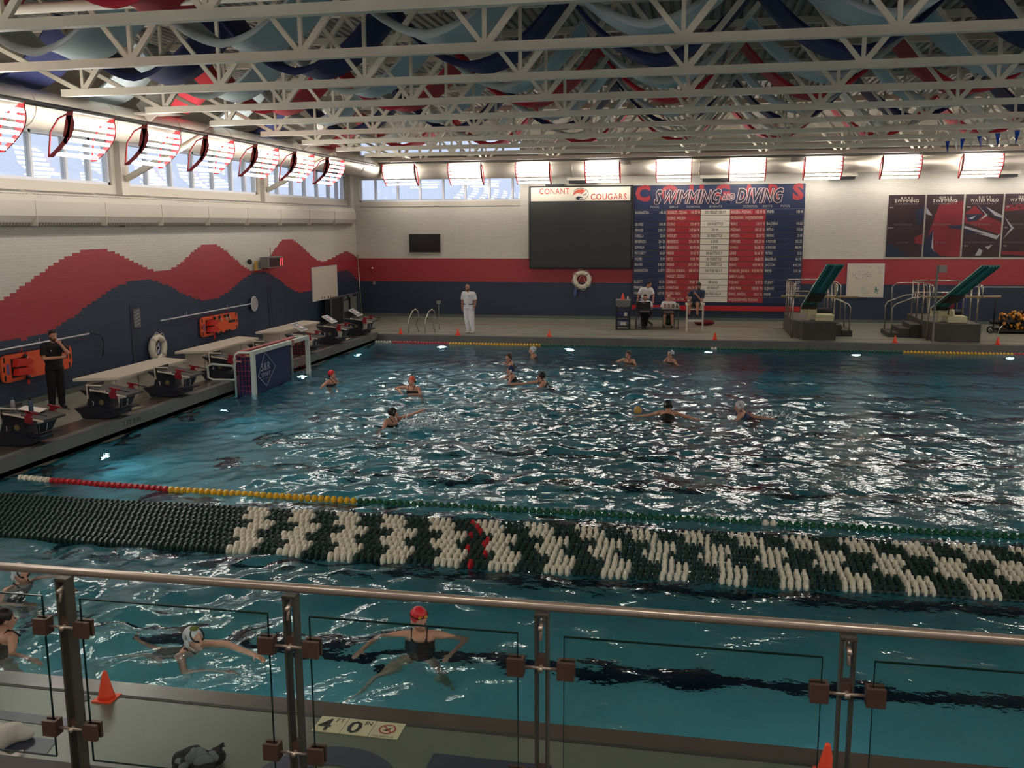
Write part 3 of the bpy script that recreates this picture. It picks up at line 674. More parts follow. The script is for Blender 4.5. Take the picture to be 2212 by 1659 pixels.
# ================================================================ GOAL
t=thing('water_polo_goal','white framed floating goal with red net and navy banner by the left side','goal',(0,0,0))
m_gp=mat('goal_white',C(206,214,204),.4); xg,ya,yb_=-10.92,21.71,25.12; zt=.80
b=B(); b.box(xg-.05,xg+.05,ya-.05,ya+.05,-.75,zt-.05); b.obj('left_post',m_gp,t); b=B(); b.box(xg-.05,xg+.05,yb_-.05,yb_+.05,-.75,zt-.05); b.obj('right_post',m_gp,t)
b=B(); b.box(xg-.05,xg+.05,ya-.05,yb_+.05,zt-.05,zt+.05); b.obj('crossbar',m_gp,t)
b=B(); b.box(xg-.053,xg+.053,23.95,24.1,zt-.053,zt+.053); b.obj('red_mark',mat('goal_red_mark',C(170,96,84),.5),t)
for k,y in enumerate((ya,yb_)):
    b=B(); b.tube([(xg,y,zt),(xg-.38,y,zt),(xg-.47,y,zt-.06),(xg-.5,y,zt-.18),(xg-.5,y,-.55)],.032,8); b.obj('side_frame',m_gp,t,True)
b=B(); b.tube([(xg-.5,ya,.45),(xg-1.1,ya-.05,.5),(xg-1.22,ya-.05,.45),(xg-1.22,ya-.05,.15),(xg-1.1,ya-.05,.1),(xg-.5,ya,.1)],.03,8); b.obj('anchor_arm',m_gp,t,True)
b=B(); b.tube([(xg-.42,ya,zt-.02),(xg-.42,yb_,zt-.02)],.05,8); b.obj('rolled_net',mat('rolled_net_pink',C(196,120,118),.8,bump=.8,bscale=30),t,True)
b=B(); b.add([(xg-.02,ya+.06,zt-.05),(xg-.02,24.02,zt-.05),(xg-.05,24.02,-.42),(xg-.05,ya+.06,-.5)],[(0,1,2,3)]); ban=b.obj('navy_banner',mat('navy_banner_cloth',C(24,36,84),.7),t)
b=B(); b.add([(xg-.45,ya+.02,zt-.12),(xg-.06,ya+.02,zt-.12),(xg-.06,ya+.02,-.4),(xg-.45,ya+.02,-.4)],[(0,1,2,3)]); b.obj('side_banner',MATS['navy_banner_cloth'],t)
b=B(); b.add([(xg-.4,24.0,zt-.05),(xg-.5,24.0,zt-.1),(xg-.5,24.0,-.3),(xg-.4,24.0,-.3)],[(0,1,2,3)])
def netgrid(b,o,u,v,nu,nv,r=.005):
    o,u,v=Vector(o),Vector(u),Vector(v)
    for i in range(nu+1): 
        b.bar(o+u*(i/nu),o+u*(i/nu)+v,r*2,r*2)
    for j in range(nv+1): b.bar(o+v*(j/nv),o+v*(j/nv)+u,r*2,r*2)
nb_=B(); netgrid(nb_,(xg-.5,ya-.02,-.3),(.48,0,0),(0,0,1.02),5,8,.0035); netgrid(nb_,(xg-.5,24.0,-.3),(0,yb_-24.0,0),(0,0,1.02),8,8,.0035); netgrid(nb_,(xg-.5,yb_,-.3),(.48,0,0),(0,0,1.02),5,8,.0035); netgrid(nb_,(xg-.48,ya,zt-.05),(.45,0,0),(0,yb_-ya,0),4,28)
o=nb_.obj('net',mat('red_net_cord',C(190,52,50),.7),t,kind='stuff')
b=B(); cx,cz_=22.45,.30
dia=[(cx,cz_+.43),(cx+.46,cz_+.0),(cx,cz_-.43),(cx-.46,cz_)]
dia=[(22.42,.72),(23.0,.28),(22.42,-.16),(21.98,.16)]
for (p,q_),(r_,s_) in zip(dia,dia[1:]+dia[:1]): b.bar((xg-.008,p,q_),(xg-.008,r_,s_),.012,.016)
pl=onleft(22.42,.27,xg-.004)
text(b,'S&R',onleft(22.42,.26,xg-.004),.20,align='c',w=.52); text(b,'SPORT',onleft(22.42,.10,xg-.004),.11,align='c',w=.52); text(b,'www',onleft(22.42,.04,xg-.004),.02,align='c',w=.4)
b.obj('printed_logo',mat('banner_print',C(170,178,190),.6),ban)
# ================================================================ WALL THINGS, LEFT
XWf=XW+.02
def pole(y0,y1,z,label,net=False,hook=False):
    t=thing('pool_pole',label,'pole',(XW+.09,y0,z))
    b=B(); b.tube([(0,0,0),(0,y1-y0,.02)],.02,8); b.obj('shaft',m_alu,t,True)
    for f in (.25,.7):
        b=B(); b.tube([(-.08,(y1-y0)*f,.05),(-.02,(y1-y0)*f,.0),(0,(y1-y0)*f,.03),(.0,(y1-y0)*f,.12)],.008,6); b.obj('wall_hook',m_alu,t)
    if net:
        b=B(); b.torus((0,y1-y0+.22,.0),.24,.016,24,6,M=Matrix.Rotation(PI/2,3,'Z')); b.obj('net_rim',m_alu,t,True)
        b=B(); M2=Matrix.Rotation(PI/2,3,'Z'); n_=20; b.add([(0,y1-y0+.22,0)]+[(-.015,y1-y0+.22+.23*math.cos(2*PI*j/n_),.23*math.sin(2*PI*j/n_)) for j in range(n_)],[(0,1+j,1+(j+1)%n_) for j in range(n_)]); b.obj('net_mesh',mat('grey_mesh',C(160,156,150),.8),t)
    if hook:
        b=B(); b.tube([(0,y1-y0+.0,0.02),(0,y1-y0+.25,.0),(0,y1-y0+.5,-.12),(0,y1-y0+.55,-.35),(0,y1-y0+.45,-.6)],.014,6); b.obj('hook_loop',m_black,t,True)
pole(23.65,29.1,1.37,'long pale pole with round leaf net hung on the left wall',net=True)
pole(14.5,20.47,1.35,'long pale pole with dark hook hung behind the man in black',hook=True)
m_sp=mat('orange_spineboard',C(222,88,44),.5); m_imm=mat('red_foam',C(206,40,28),.6)
def spine(yc,zc,label,straps):
    t=thing('spine_board',label,'rescue board',(XW+.06,yc,zc),0,'orange rescue boards on the left wall')
    L,H=1.17,.30
    poly=[(-L,-.18),(-L+.04,-.27),(-L+.18,-H),(L-.2,-H+.02),(L-.05,-.25),(L,-.15),(L,.15),(L-.05,.25),(L-.2,H-.02),(-L+.18,H),(-L+.04,.27),(-L,.18)]
    b=B(); b.prism(poly,-.02,.025,'x'); b.obj('board',m_sp,t)
    for k in range(3):
        b=B()
        if k==0: b.prism([(.55,-.03),(1.0,-.03),(1.0,.05),(.55,.05)],.025,.029,'x')
        if k==1: b.prism([(-.88,-.22),(-.42,-.22),(-.42,.2),(-.88,.2)],.025,.03,'x')
        if k==2:
            for (a,c) in ((-1.08,.2),(-1.08,-.2),(-1.1,0),(1.05,.2),(1.05,-.2),(1.09,0)): b.prism([(a-.025,c-.06),(a+.025,c-.06),(a+.025,c+.06),(a-.025,c+.06)],.025,.03,'x')
        b.obj(('hand_slot','head_opening','edge_slots')[k],m_black,t)
    for z in (.07,-.13):
        b=B(); b.prism([(-.86,z-.04),(-.40,z-.05),(-.32,z+.02),(-.42,z+.1),(-.8,z+.12)],.03,.16,'x'); b.obj('head_block',m_imm,t)
    b=B(); b.box(.03,.045,-.43,-.36,-.42,.3); b.obj('strap',m_imm,t)
    b=B(); b.box(.026,.032,-1.02,-.95,-.12,.1); b.obj('sticker',mat('blue_sticker',C(92,96,160),.5),t)
    for a in straps:
        b=B(); b.ell((.05,a,.22),(.03,.06,.05),8,6); b.obj('buckle',m_black,t,True); b=B(); b.bar((.05,a+.03,.2),(.05,a+.12,.08),.02,.05,up=(1,0,0)); b.obj('webbing',m_white,t)
        b=B(); b.ell((.05,a+.05,-.27),(.03,.09,.05),8,6); b.obj('buckle',m_black,t,True)
    for a in (-.55,.45):
        b=B(); b.tube([(-.04,a,.36),(.04,a,.30),(.06,a,.38),(.05,a,.42)],.012,6); b.obj('hook',mat('red_hook',C(170,34,38),.4),t,True)
spine(26.95,.94,'orange rescue board with red head blocks and straps under the net pole',[-.35,-.05,.3,.5])
spine(18.6,.92,'orange rescue board on the wall behind the man in black',[-.45])
def lifering(c,label,axis,r=.30):
    t=thing('life_ring',label,'life ring',c)
    M_=Matrix.Rotation(PI/2,3,'Z') if axis=='x' else Matrix.Identity(3)
    b=B(); b.torus((0,0,0),r,.09,32,10,M=M_); b.obj('ring',mat('cream_ring',C(222,212,190),.55),t,True)
    for k in range(4):
        a=PI/4+k*PI/2; p=M_@Vector((r*math.cos(a),0,r*math.sin(a))); b=B(); d=M_@Vector((-math.sin(a),0,math.cos(a))); b.tube([p-d*.03,p+d*.03],.098,12); b.obj('band',mat('grey_band',C(180,172,156),.6),t,True)
    b=B(); pts=[M_@Vector(((r+.1+.03*math.sin(8*a))*math.cos(a),-.03,(r+.12+.04*math.sin(8*a))*math.sin(a))) for a in [2*PI*i/40 for i in range(41)]]
    b.tube(pts,.008,5); b.obj('grab_line',m_white,t)
    return t
t=lifering((XW+.12,23.36,.64),'cream life ring on the left wall with blue rope coiled inside','x')
b=B()
for k in range(9): 
    a=rng.uniform(-.5,.5); b.tube([(-.0,rng.uniform(-.14,.14),.16),(.02,rng.uniform(-.16,.16),0),(0,rng.uniform(-.1,.1),-.17)],.012,5,k=k%2)
b.obj('coiled_rope',[mat('blue_rope',C(74,100,160),.7),m_white],t)
t=lifering((-4.71,YB-.12,1.66),'cream life ring hung on the far wall below the big screen','y',.30)
b=B(); b.tube([(0,-.02,.25),(-.18,-.03,-.12),(0,-.02,.25),(.16,-.03,-.12)],.008,5); b.obj('hanging_cord',m_white,t)
b=B(); b.ell((-.28,-.03,-.55),(.07,.03,.17),8,6); b.obj('rope_bag',mat('blue_bag',C(70,100,150),.8),t,True)
# clock
t=thing('pace_clock','grey box timer on the left wall glowing a red number eleven','clock',(XW,30.4,2.71))
b=B(); b.box(.12,.42,-.55,.65,-.17,.2); b.obj('case',mat('grey_case',C(120,116,114),.5),t)
b=B(); b.box(.0,.12,-.05,.05,-.05,.05); b.obj('bracket',m_dark,t)
b=B(); b.box(.421,.425,-.47,.60,-.14,.16); fc_=b.obj('screen',mat('dark_screen',C(52,30,36),.3),t)
b=B()
for y in (.36,.52): b.box(.426,.43,y,y+.035,-.12,.0); b.box(.426,.43,y,y+.035,.015,.14)
b.obj('digits',mat('red_led',(1,.05,.05,1),.4,emit=(1,.03,.04,1),es=3),t)
b=B(); b.tube([(.2,.1,.2),(.2,.1,.5)],.008,6); b.obj('antenna',m_dark,t)
t=thing('wall_horn','small dark horn with yellow tag beside the timer on the left wall','horn',(XW,29.2,2.78)); b=B(); b.cyl((0,0,0),(.12,0,0),.03); b.tube([(.12,-.12,.0),(.12,.0,.0)],[.09,.03],12); b.obj('horn',m_dark,t); b=B(); b.box(.08,.1,.3,.45,-.3,.0); b.obj('tag_plate',mat('yellow_tag',C(196,150,50),.6),t)
# whiteboard left
def wboard(name,label,axis,a0,a1,z0,z1,at_):
    t=thing(name,label,'whiteboard',(0,0,0))
    def bx(b,p,q,c,d,e,f,k=None):
        if axis=='y': b.box(c,d,p,q,e,f,k)
        else: b.box(p,q,c,d,e,f,k)
    b=B(); bx(b,a0,a1,at_[0],at_[1],z0,z1); b.obj('panel',mat('whiteboard_face',C(214,204,186),.35),t)
    s=.03
    for p,q,e,f in ((a0-s,a1+s,z1,z1+s),(a0-s,a1+s,z0-s,z0),(a0-s,a0,z0,z1),(a1,a1+s,z0,z1)):
        b=B(); bx(b,p,q,at_[0]-.003,at_[1]+.006,e,f); b.obj('frame_edge',m_alu,t)
    return t
t=wboard('whiteboard','blank whiteboard on the left wall near the far corner','y',34.42,36.95,1.05,2.32,(XW+.01,XW+.045))
b=B(); b.box(XW+.05,XW+.12,34.8,36.6,1.04,1.06); b.obj('pen_tray',m_alu,t)
for k in range(6): b=B(); b.cyl((XW+.085,35.2+k*.22,1.06),(XW+.085,35.22+k*.22,1.15),.015,6); b.obj('marker',[m_dark,m_red,m_white][k%3],t)
t=wboard('whiteboard','whiteboard with faint marker notes on the far wall between the diving boards','x',5.92,7.26,1.05,2.33,(YB-.05,YB-.012))
b=B()
for k in range(46):
    x=6.05+rng.uniform(0,.62)+(.1 if k%2 else 0); z=1.72+rng.uniform(0,.32)
    b.k=0; b.box(x,x+rng.uniform(.02,.05),YB-.054,YB-.052,z,z+.018)
for k in range(30):
    x=6.5+rng.uniform(-.05,.2); z=1.13+rng.uniform(0,.35); b.k=2; b.box(x,x+.05,YB-.054,YB-.052,z,z+.012)
for k in range(26):
    x=7.0+rng.normal(0,.05); z=1.3+rng.normal(0,.08); b.k=1; b.box(x,x+.03,YB-.0545,YB-.0525,z,z+.03)
for k in range(16):
    x=7.05+rng.uniform(-.05,.15); z=1.95+rng.uniform(0,.3); b.k=0; b.box(x,x+.04,YB-.054,YB-.052,z,z+.012)
text(b,'relay order',onback(6.5,2.2,YB-.053),.05,w=.3,k=3)
b.obj('marker_notes',[mat('marker_purple',C(150,130,150),.6),mat('marker_teal',C(50,130,140),.6),mat('marker_green',C(150,190,160),.6),mat('marker_pink',C(200,160,150),.6)],t)
# pillar sign
t=thing('wall_sign','grey patterned vertical sign on the left wall above the life ring','sign',(XW+.015,22.62,1.54)); b=B(); b.box(0,.015,-.16,.16,-.25,.25); b.obj('plate',mat('grey_sign',C(98,100,104),.5),t)
b=B()
for k in range(5): b.bar((.018,-.12,-.2+k*.09),(.018,.12,-.14+k*.09),.004,.02)
b.obj('marks',mat('pale_mark',C(170,168,162),.5),t)
# leaning pole and corner frame rack
b=B(); b.tube([(-14.58,39.3,2.7),(-14.33,38.95,.02)],.022,8); o=b.obj('leaning_pole',m_chrome,smooth=True); tag(o,'long metal pole leaning in the far left corner','pole')
t=thing('storage_rack','grey metal frame rack with dark panels in the far left corner','rack',(-14.15,0,0))
m_rk=mat('grey_rack',C(92,94,96),.5)
for y,z in ((35.0,1.15),(36.3,1.13),(38.1,1.13)): b=B(); b.box(-.02,.02,y-.02,y+.02,0,z); b.obj('upright',m_rk,t)
b=B(); b.box(-.02,.02,35,38.1,1.11,1.15); b.obj('top_rail',m_rk,t)
for k,(y0,y1,z0,z1) in enumerate(((36.45,37.0,.45,.9),(37.25,37.95,.4,1.0),(36.5,36.8,.95,1.08),(37.1,37.5,1.0,1.1))): b=B(); b.box(-.06,-.03,y0,y1,z0,z1); b.obj('grey_panel',mat('grey_pad',C(108,110,104),.7),t)
b=B(); b.box(-.3,-.08,35.1,38.0,.05,1.05); b.obj('dark_screen_pads',mat('dark_rack_fill',C(30,32,36),.8),t)
for k in range(3): b=B(); b.bar((-.02,37.4,.18+k*.09),(-.02,37.75,.24+k*.09),.01,.03); b.obj('louvre',m_rk,t)
# depth markings on coping
b=B(); text(b,'7 FT 0 IN',onleft(16.95,-.10,XL+.031),.10,w=.62,bold=True); b.obj('depth_marking',mat('faded_black',C(30,28,28),.7),left_cop)
cf=bpy.data.objects['coping_far']
for x in (-10.95,-3.75,4.95):
    b=B(); text(b,'12 FT 0 IN',onback(x,-.15,YF-.004),.10,w=.86); b.obj('depth_marking',mat('faded_black',(0,0,0,1)),cf)
b=B(); b.add([(-12.12,17.2,.079),(-11.78,17.45,.079),(-11.78,18.25,.079),(-12.12,18.0,.079)],[(0,1,2,3)]); b.obj('floor_tile_sign',mat('worn_floor_sign',C(150,140,116),.6,noise=.3,nscale=14),left_cop)
b=B(); b.add([(-12.05,29.9,.079),(-11.75,29.9,.079),(-11.75,30.9,.079),(-12.05,30.9,.079)],[(0,1,2,3)]); b.obj('floor_tile_sign',MATS['worn_floor_sign'],left_cop)
# ================================================================ FAR WALL
t=thing('tv_screen','dark flat television on the white part of the far wall','television',(-11.54,YB,3.18))
b=B(); b.box(-.69,.69,-.09,-.03,-.39,.39); b.obj('bezel',m_dark,t); b=B(); b.box(-.66,.66,-.093,-.09,-.35,.36); b.obj('screen',mat('tv_glass',C(38,40,44),.12),t); b=B(); b.box(-.2,.2,-.03,0,-.15,.15); b.obj('mount',m_dark,t)
t=thing('video_board','big dark video board with white header sign on the far wall','scoreboard',(-4.78,YB,0))
b=B(); b.box(-2.15,2.13,-.22,0,2.12,5.52); b.obj('cabinet',m_black,t)
b=B(); b.box(-2.10,2.08,-.226,-.22,2.18,4.86); b.obj('screen',mat('unlit_led_screen',C(52,52,52),.6),t)
b=B(); b.box(-2.08,2.04,-.24,-.22,4.90,5.46); hd=b.obj('header_sign',m_offw,t)
b=B(); text(b,'CONANT',lambda u,v:(-1.72+u,-.243,5.19+v),.235,w=1.27); text(b,'COUGARS',lambda u,v:(.42+u,-.243,4.95+v),.235,w=1.48); b.obj('lettering',mat('brick_red_letters',C(186,70,62),.5),hd)
# emblem: oval ring with a red crest and navy swoosh
b=B(); n_=28
def oval(rx,rz,cx=0.,cz=5.18,y=-.243,a0=0,a1=2*PI,n=28): return [(cx+rx*math.cos(a0+(a1-a0)*i/n),y,cz+rz*math.sin(a0+(a1-a0)*i/n)) for i in range(n+1)]
o1=oval(.33,.25,0,5.18,a0=-2.2,a1=2.7); o2=oval(.31,.225,0,5.18,a0=-2.2,a1=2.7)
b.add(o1+o2,[(i,i+1,29+i+1,29+i) for i in range(28)],1)
b.add([(-.33,-.244,5.10),(-.28,-.244,5.25),(-.15,-.244,5.36),(.1,-.244,5.38),(.22,-.244,5.30),(.12,-.244,5.24),(.05,-.244,5.18),(-.12,-.244,5.22),(-.25,-.244,5.17)],[tuple(range(9))],0)
b.add([(-.2,-.244,5.04),(-.1,-.244,5.09),(.05,-.244,5.07),(.1,-.244,5.0),(.02,-.244,5.03),(-.06,-.244,4.99),(-.05,-.244,4.95),(-.16,-.244,4.97)],[tuple(range(8))],1)
b.add([(.08,-.244,5.15),(.2,-.244,5.2),(.27,-.244,5.22),(.24,-.244,5.15),(.14,-.244,5.1)],[(0,1,2,3,4)],2)
b.obj('emblem',[mat('crest_red',C(206,92,70),.5),mat('crest_navy',C(34,38,60),.5),mat('crest_grey',C(150,140,130),.5)],hd)
t2=thing('speaker_cluster','small dark device on top of the big video board','device',(-5.85,YB-.15,5.53)); b=B(); b.box(-.4,.35,-.08,.08,0,.08); b.obj('body',m_dark,t2); b=B(); b.cyl((0,0,.08),(0,0,.22),.02); b.obj('stub',m_white,t2)
# record board
t=thing('record_board','huge navy swimming and diving record board with name rows on the far wall','sign',(0,YB,0))
X0,X1,Z0,Z1=-2.6,4.14,.40,5.50
b=B(); b.box(X0,X1,-.06,0,Z0,Z1); b.obj('backing',m_navy,t)
b=B(); b.box(X0,X1,-.066,-.06,Z0+.02,Z0+.22); b.obj('red_stripe',mat('bright_red_band',C(190,34,40),.5),t)
cols_=[-2.58,-1.27,.10,1.26,2.66,4.12]; cm=[1,0,2,0,1]
rows_=[("BARRINGTON|1:48.30","WOOLEY, CEJVAN,|1:51.23 '14","200 MEDLEY RELAY","SHOZDA, POZNIAK,|1:35.70 '12","FREMD|1:38.40"),
("|","CICERO, WOLSKA|","","GRZEGOREK, WOJCIECHOWSKI|","|"),
("GRAVES|1:54.38","CICERO|1:55.49 '12","200 FREESTYLE","BURKE|1:41.41 '13","BALCERAK|1:41.62"),
("PENROD|2:08.77","CICERO|2:07.66 '14","200 IM","POZNIAK|1:57.55 '13","PETRO|1:55.16"),
("FARELLA|23.84","WOOLEY|24.28 '15","50 FREESTYLE","SHOZDA|21.20 '12","NEVINS|21.43"),
("HENDRICKS|264.50","HENDRICKS|264.50 '08","6 DIVE","AYKROID|302.25 '16","AYKROID|302.25"),
("SEYMOUR|414.90","HENDRICKS|451.70 '08","11 DIVE","OWENS|516.35 '03","AYKROID|486.95"),
("PRITCHETT|58.09","MEGURI|59.03 '17","100 BUTTERFLY","LAIRD|50.38 '97","PETRO|51.13"),
("WILMER|51.99","REETZ|54.05 '99","100 FREESTYLE","SHOZDA|46.65 '12","BALCERAK|46.70"),
("GRAVES|5:01.29","CICERO|5:07.28 '14","500 FREESTYLE","BURKE|4:29.90 '13","JACKSON|4:42.09"),
("BARRINGTON|1:39.79","CEJVAN, WOLSKA,|1:38.94 '14","200 FREE RELAY","WANASKI, JAKALA|1:25.90 '97","FREMD|1:29.24"),
("|","WOOLEY, CICERO|","","SHEELY, LAIRD,|","|"),
("ELLIOTT|58.20","CONIGLIO|59.80 '83","100 BACK","POZNIAK|51.71 '12","O'LEARY|51.77"),
("PENROD|1:05.75","AMMENTORP|1:06.74 '04","100 BREAST","CHRIS MARR|1:00.00 '93","ULJBARRI|59.07"),
("FREMD|3:37.98","OKUBO, SHICK,|3:42.34 '03","400 FREE RELAY","BURKE, SHOZDA,|3:11.12 '12","FREMD|3:17.15"),
("|","MATTERN, SATOH|","","WOJCIECHOWSKI, POZNIAK|","|")]
rh=(4.53-.77)/16
slabs={}
for c in range(5):
    w=cols_[c+1]-cols_[c]-.02
    slabs[c]=[B().box(0,w,-.095,-.06,0,rh-.022).mesh('name_strip',[m_red,m_navy,m_offw][cm[c]]),B().box(-.006,w+.006,-.07,-.06,-.006,rh-.016).mesh('strip_rim',mat('silver_rim',C(170,166,160),.5))]
for r_i,row in enumerate(rows_):
    z=4.53-(r_i+1)*rh
    for c in range(5):
        s_=link('name_strip',slabs[c][0],t,(cols_[c]+.01,0,z)); link('rim',slabs[c][1],s_,(0,0,0))
        b=B(); w=cols_[c+1]-cols_[c]-.02; s=row[c]
        if c==2:
            if s: text(b,s,lambda u,v:(w/2+u,-.098,.055+v),.115,align='c',sx=.5,maxw=w*.8)
        else:
            n1,n2=s.split('|')
            if n1: text(b,n1,lambda u,v:(.04+u,-.098,.055+v),.115,sx=.48,maxw=w*.58 if n2 else w*.9)
            if n2: text(b,n2,lambda u,v:(w-.02+u,-.098,.055+v),.115,align='r',sx=.5,maxw=w*.42)
        if b.v: b.obj('lettering',m_black if c==2 else m_offw,s_)
b=B(); text(b,'COUGARS',lambda u,v:(X0+.05+u,-.068,4.90+v),.58,w=6.6,sx=1.35,gap=.55,bold=.055); b.obj('big_red_word',mat('board_red_word',C(160,46,54),.5),t)
b=B(); text(b,'SWIMMING',lambda u,v:(-1.78+u,-.088,4.77+v),.53,w=2.58,slant=.22,bold=.03); text(b,'DIVING',lambda u,v:(1.50+u,-.088,4.79+v),.53,w=1.72,slant=.22,bold=.03); text(b,'AND',lambda u,v:(.93+u,-.088,4.88+v),.24,w=.46,slant=.2)
bo=B()
for q1,ddx in enumerate((-.02,0,.02)):
    for q2,ddz in enumerate((-.018,.018)):
        o0=len(bo.v); bo.add([(x+ddx,y+.006+.0012*(q1*2+q2),z+ddz) for x,y,z in b.v],b.f)
bo.obj('title_outline',mat('title_outline_pink',C(214,180,176),.5),t); b.obj('title_lettering',mat('title_navy',C(36,42,60),.5),t)
b=B()
for s,x in (('POOL',-1.75),('GIRLS',-1.0),('SCHOOL',-.2),('EVENTS',.68),('SCHOOL',2.05),('BOYS',2.7),('POOL',3.4)): text(b,s,lambda u,v,x=x:(x+u,-.066,4.585+v),.085,align='c',sx=1.1,slant=.2)
hd_=b.obj('column_headings',mat('silver_rim',(0,0,0,1)),t); hd_['kind']='stuff'
# posters
m_pd=mat('poster_dark_maroon',C(52,30,36),.5,noise=.3,nscale=1.2); m_pr=mat('poster_red',C(126,30,38),.5,noise=.2,nscale=1.5); m_pn=mat('poster_navy',C(30,36,62),.5); m_ps=mat('poster_silver',C(168,166,170),.5)
pt=[('BOYS','SWIMMING'),('GIRLS','SWIMMING'),('BOYS','WATER POLO'),('GIRLS','WATER POLO')]
pl=['leftmost','second','third','rightmost']
for i,x0 in enumerate((7.29,8.69,10.10,11.51)):
    t=thing('team_banner','dark red %s %s banner, %s of four on the far wall'%(pt[i][0].lower(),pt[i][1].lower(),pl[i]),'banner',(x0,YB-.02,2.62),0,'dark team banners on the far wall')
    b=B(); b.box(0,1.33,-.02,.01,0,2.39); pnl=b.obj('panel',m_pd,t)
    b=B()
    def pg(pts,k,y): b.add([(x*1.33,y,z*2.39) for x,z in pts],[tuple(range(len(pts)))],k)
    if i==0: pg([(.0,.0),(.62,.0),(.2,.2),(0,.22)],1,-.024); pg([(.75,.74),(1,.8),(1,.62),(.85,.5)],1,-.024); pg([(.78,.32),(1,.38),(1,.2),(.8,.22)],0,-.023)
    if i==1: pg([(0,.18),(.35,.85),(1,.9),(1,.0),(.3,.02)],0,-.023); pg([(0,.0),(.0,.25),(.22,.44),(.2,.15),(.5,.0)],1,-.025); pg([(.22,.42),(.2,.15),(.35,.05),(.26,.12),(.24,.3)],2,-.027); pg([(0,.80),(.18,.66),(.05,.68),(0,.7)],2,-.027); pg([(.6,.5),(1,.52),(1,.44),(.7,.46)],1,-.027)
    if i==2:
        pg([(0,.7),(.25,.82),(.55,.66),(1,.55),(1,.35),(0,.55)],0,-.023); pg([(0,.68),(.5,.68),(.35,.58),(.1,.56)],1,-.025); pg([(.1,.62),(.3,.66),(.2,.6)],2,-.027); pg([(.3,.84),(.62,.66),(.4,.58),(.55,.68)],2,-.027); pg([(.35,.84),(.8,.72),(1,.6),(.9,.6),(.6,.74)],1,-.026); pg([(.55,.8),(1,.66),(1,.62),(.8,.66)],2,-.027); pg([(0,.5),(.9,.34),(1,.38),(.9,.28),(.6,.34),(0,.42)],2,-.027); pg([(0,.46),(.6,.36),(0,.4)],1,-.028); pg([(.35,.02),(.45,.14),(.55,.1),(.5,.02)],2,-.027); pg([(.6,.16),(.8,.2),(.7,.12)],2,-.027)
    if i==3:
        pg([(0,.82),(.9,.86),(.9,.78),(0,.72)],0,-.023); pg([(0,.64),(.28,.46),(.0,.28),(.2,.46)],2,-.027); pg([(0,.04),(.9,.02),(.9,.08),(0,.1)],0,-.023)
        for q1 in range(6): pg([(.1+q1*.14+.05*math.cos(a),.79+.02*math.sin(a)+.02*(q1%2)) for a in (0,1.05,2.1,3.14,4.2,5.2)],3,-.025)
    b.obj('artwork',[m_pr,m_pn,m_ps,m_pd],pnl)
    b=B(); text(b,pt[i][0],lambda u,v:(.66+u,-.03,2.24+v),.07,align='c',sx=1.2,gap=.4); text(b,pt[i][1],lambda u,v:(.66+u,-.03,2.10+v),.12,align='c',w=1.0 if i>1 else .88)
    b.k=1; text(b,'CONFERENCE',lambda u,v:(.66+u,-.03,2.01+v),.065,align='c',w=.86,k=1); text(b,'SECTIONAL',lambda u,v:(.6+u,-.03,1.22+v),.06,align='c',w=.7,k=1); text(b,'STATE' if i<2 else 'STATE/NATIONAL',lambda u,v:(.6+u,-.03,.53+v),.06,align='c',w=.42 if i<2 else 1.1,k=1)
    text(b,['00 12','','08 10','15 17'][i] or ' ',lambda u,v:(.06+u,-.03,1.88+v),.05,k=0); text(b,['04 07 01',' ','07 10','10 16'][i],lambda u,v:(.04+u,-.03,1.10+v),.05,k=0)
    if i>1: text(b,['07 10','15 16'][i-2],lambda u,v:(.06+u,-.03,.40+v),.05,k=0)
    b.obj('lettering',[m_offw,mat('grey_letters',C(112,104,108),.5)],pnl)
b=B(); b.box(7.2,XE,YB-.03,YB,2.56,2.60); b.obj('trim_3',m_plaster,kind='structure')
# small wall fittings
t=thing('strobe_alarm','small red fire strobe on the red band near the corner','alarm',(-13.95,YB,2.11)); b=B(); b.box(-.11,.11,-.06,0,-.12,.12); b.obj('body',m_red,t); b=B(); b.ell((0,-.07,0),(.05,.03,.04),8,6); b.obj('lens',m_white,t,True)
b=B(); b.box(-13.94,-13.84,YB-.05,YB,1.4,1.52); o=b.obj('outlet_box',mat('grey_box',(0,0,0,1))); tag(o,'tiny grey outlet box on the navy band near the corner','outlet')
b=B(); b.tube([(7.63,YB-.12,.12),(7.60,YB-.12,1.45),(7.75,YB-.12,1.6),(8.7,YB-.12,1.62),(8.88,YB-.12,1.5),(9.0,YB-.12,.12)],.025,8); o=b.obj('wall_hoop',m_chrome,smooth=True); tag(o,'thin metal hoop frame against the far wall left of the right diving stand','rail','metal hoop frames against the far wall')
b=B(); b.tube([(4.6,YB-.12,.12),(4.57,YB-.12,1.45),(4.7,YB-.12,1.62),(5.5,YB-.12,1.63),(5.66,YB-.12,1.5),(5.7,YB-.12,.12)],.025,8); o=b.obj('wall_hoop',m_chrome,smooth=True); tag(o,'thin metal hoop frame against the far wall behind the left diving stand','rail','metal hoop frames against the far wall')
b=B(); b.tube([(10.1,YB-.1,1.46),(14,YB-.1,1.47)],.02,8); o=b.obj('wall_bar',m_alu,smooth=True); tag(o,'thin pale bar on the navy band at the right edge','pole')
# red paint stain on deck
b=B()
for i in range(26):
    x=-10.5+i*.62; b.tube([(x,36.8+.25*math.sin(x*.9),.004),(x+.62,36.8+.25*math.sin((x+.62)*.9),.004)],.014,4)
b.obj('floor_hose_stain',mat('reddish_stain',C(150,108,92),.6),bpy.data.objects['floor'])
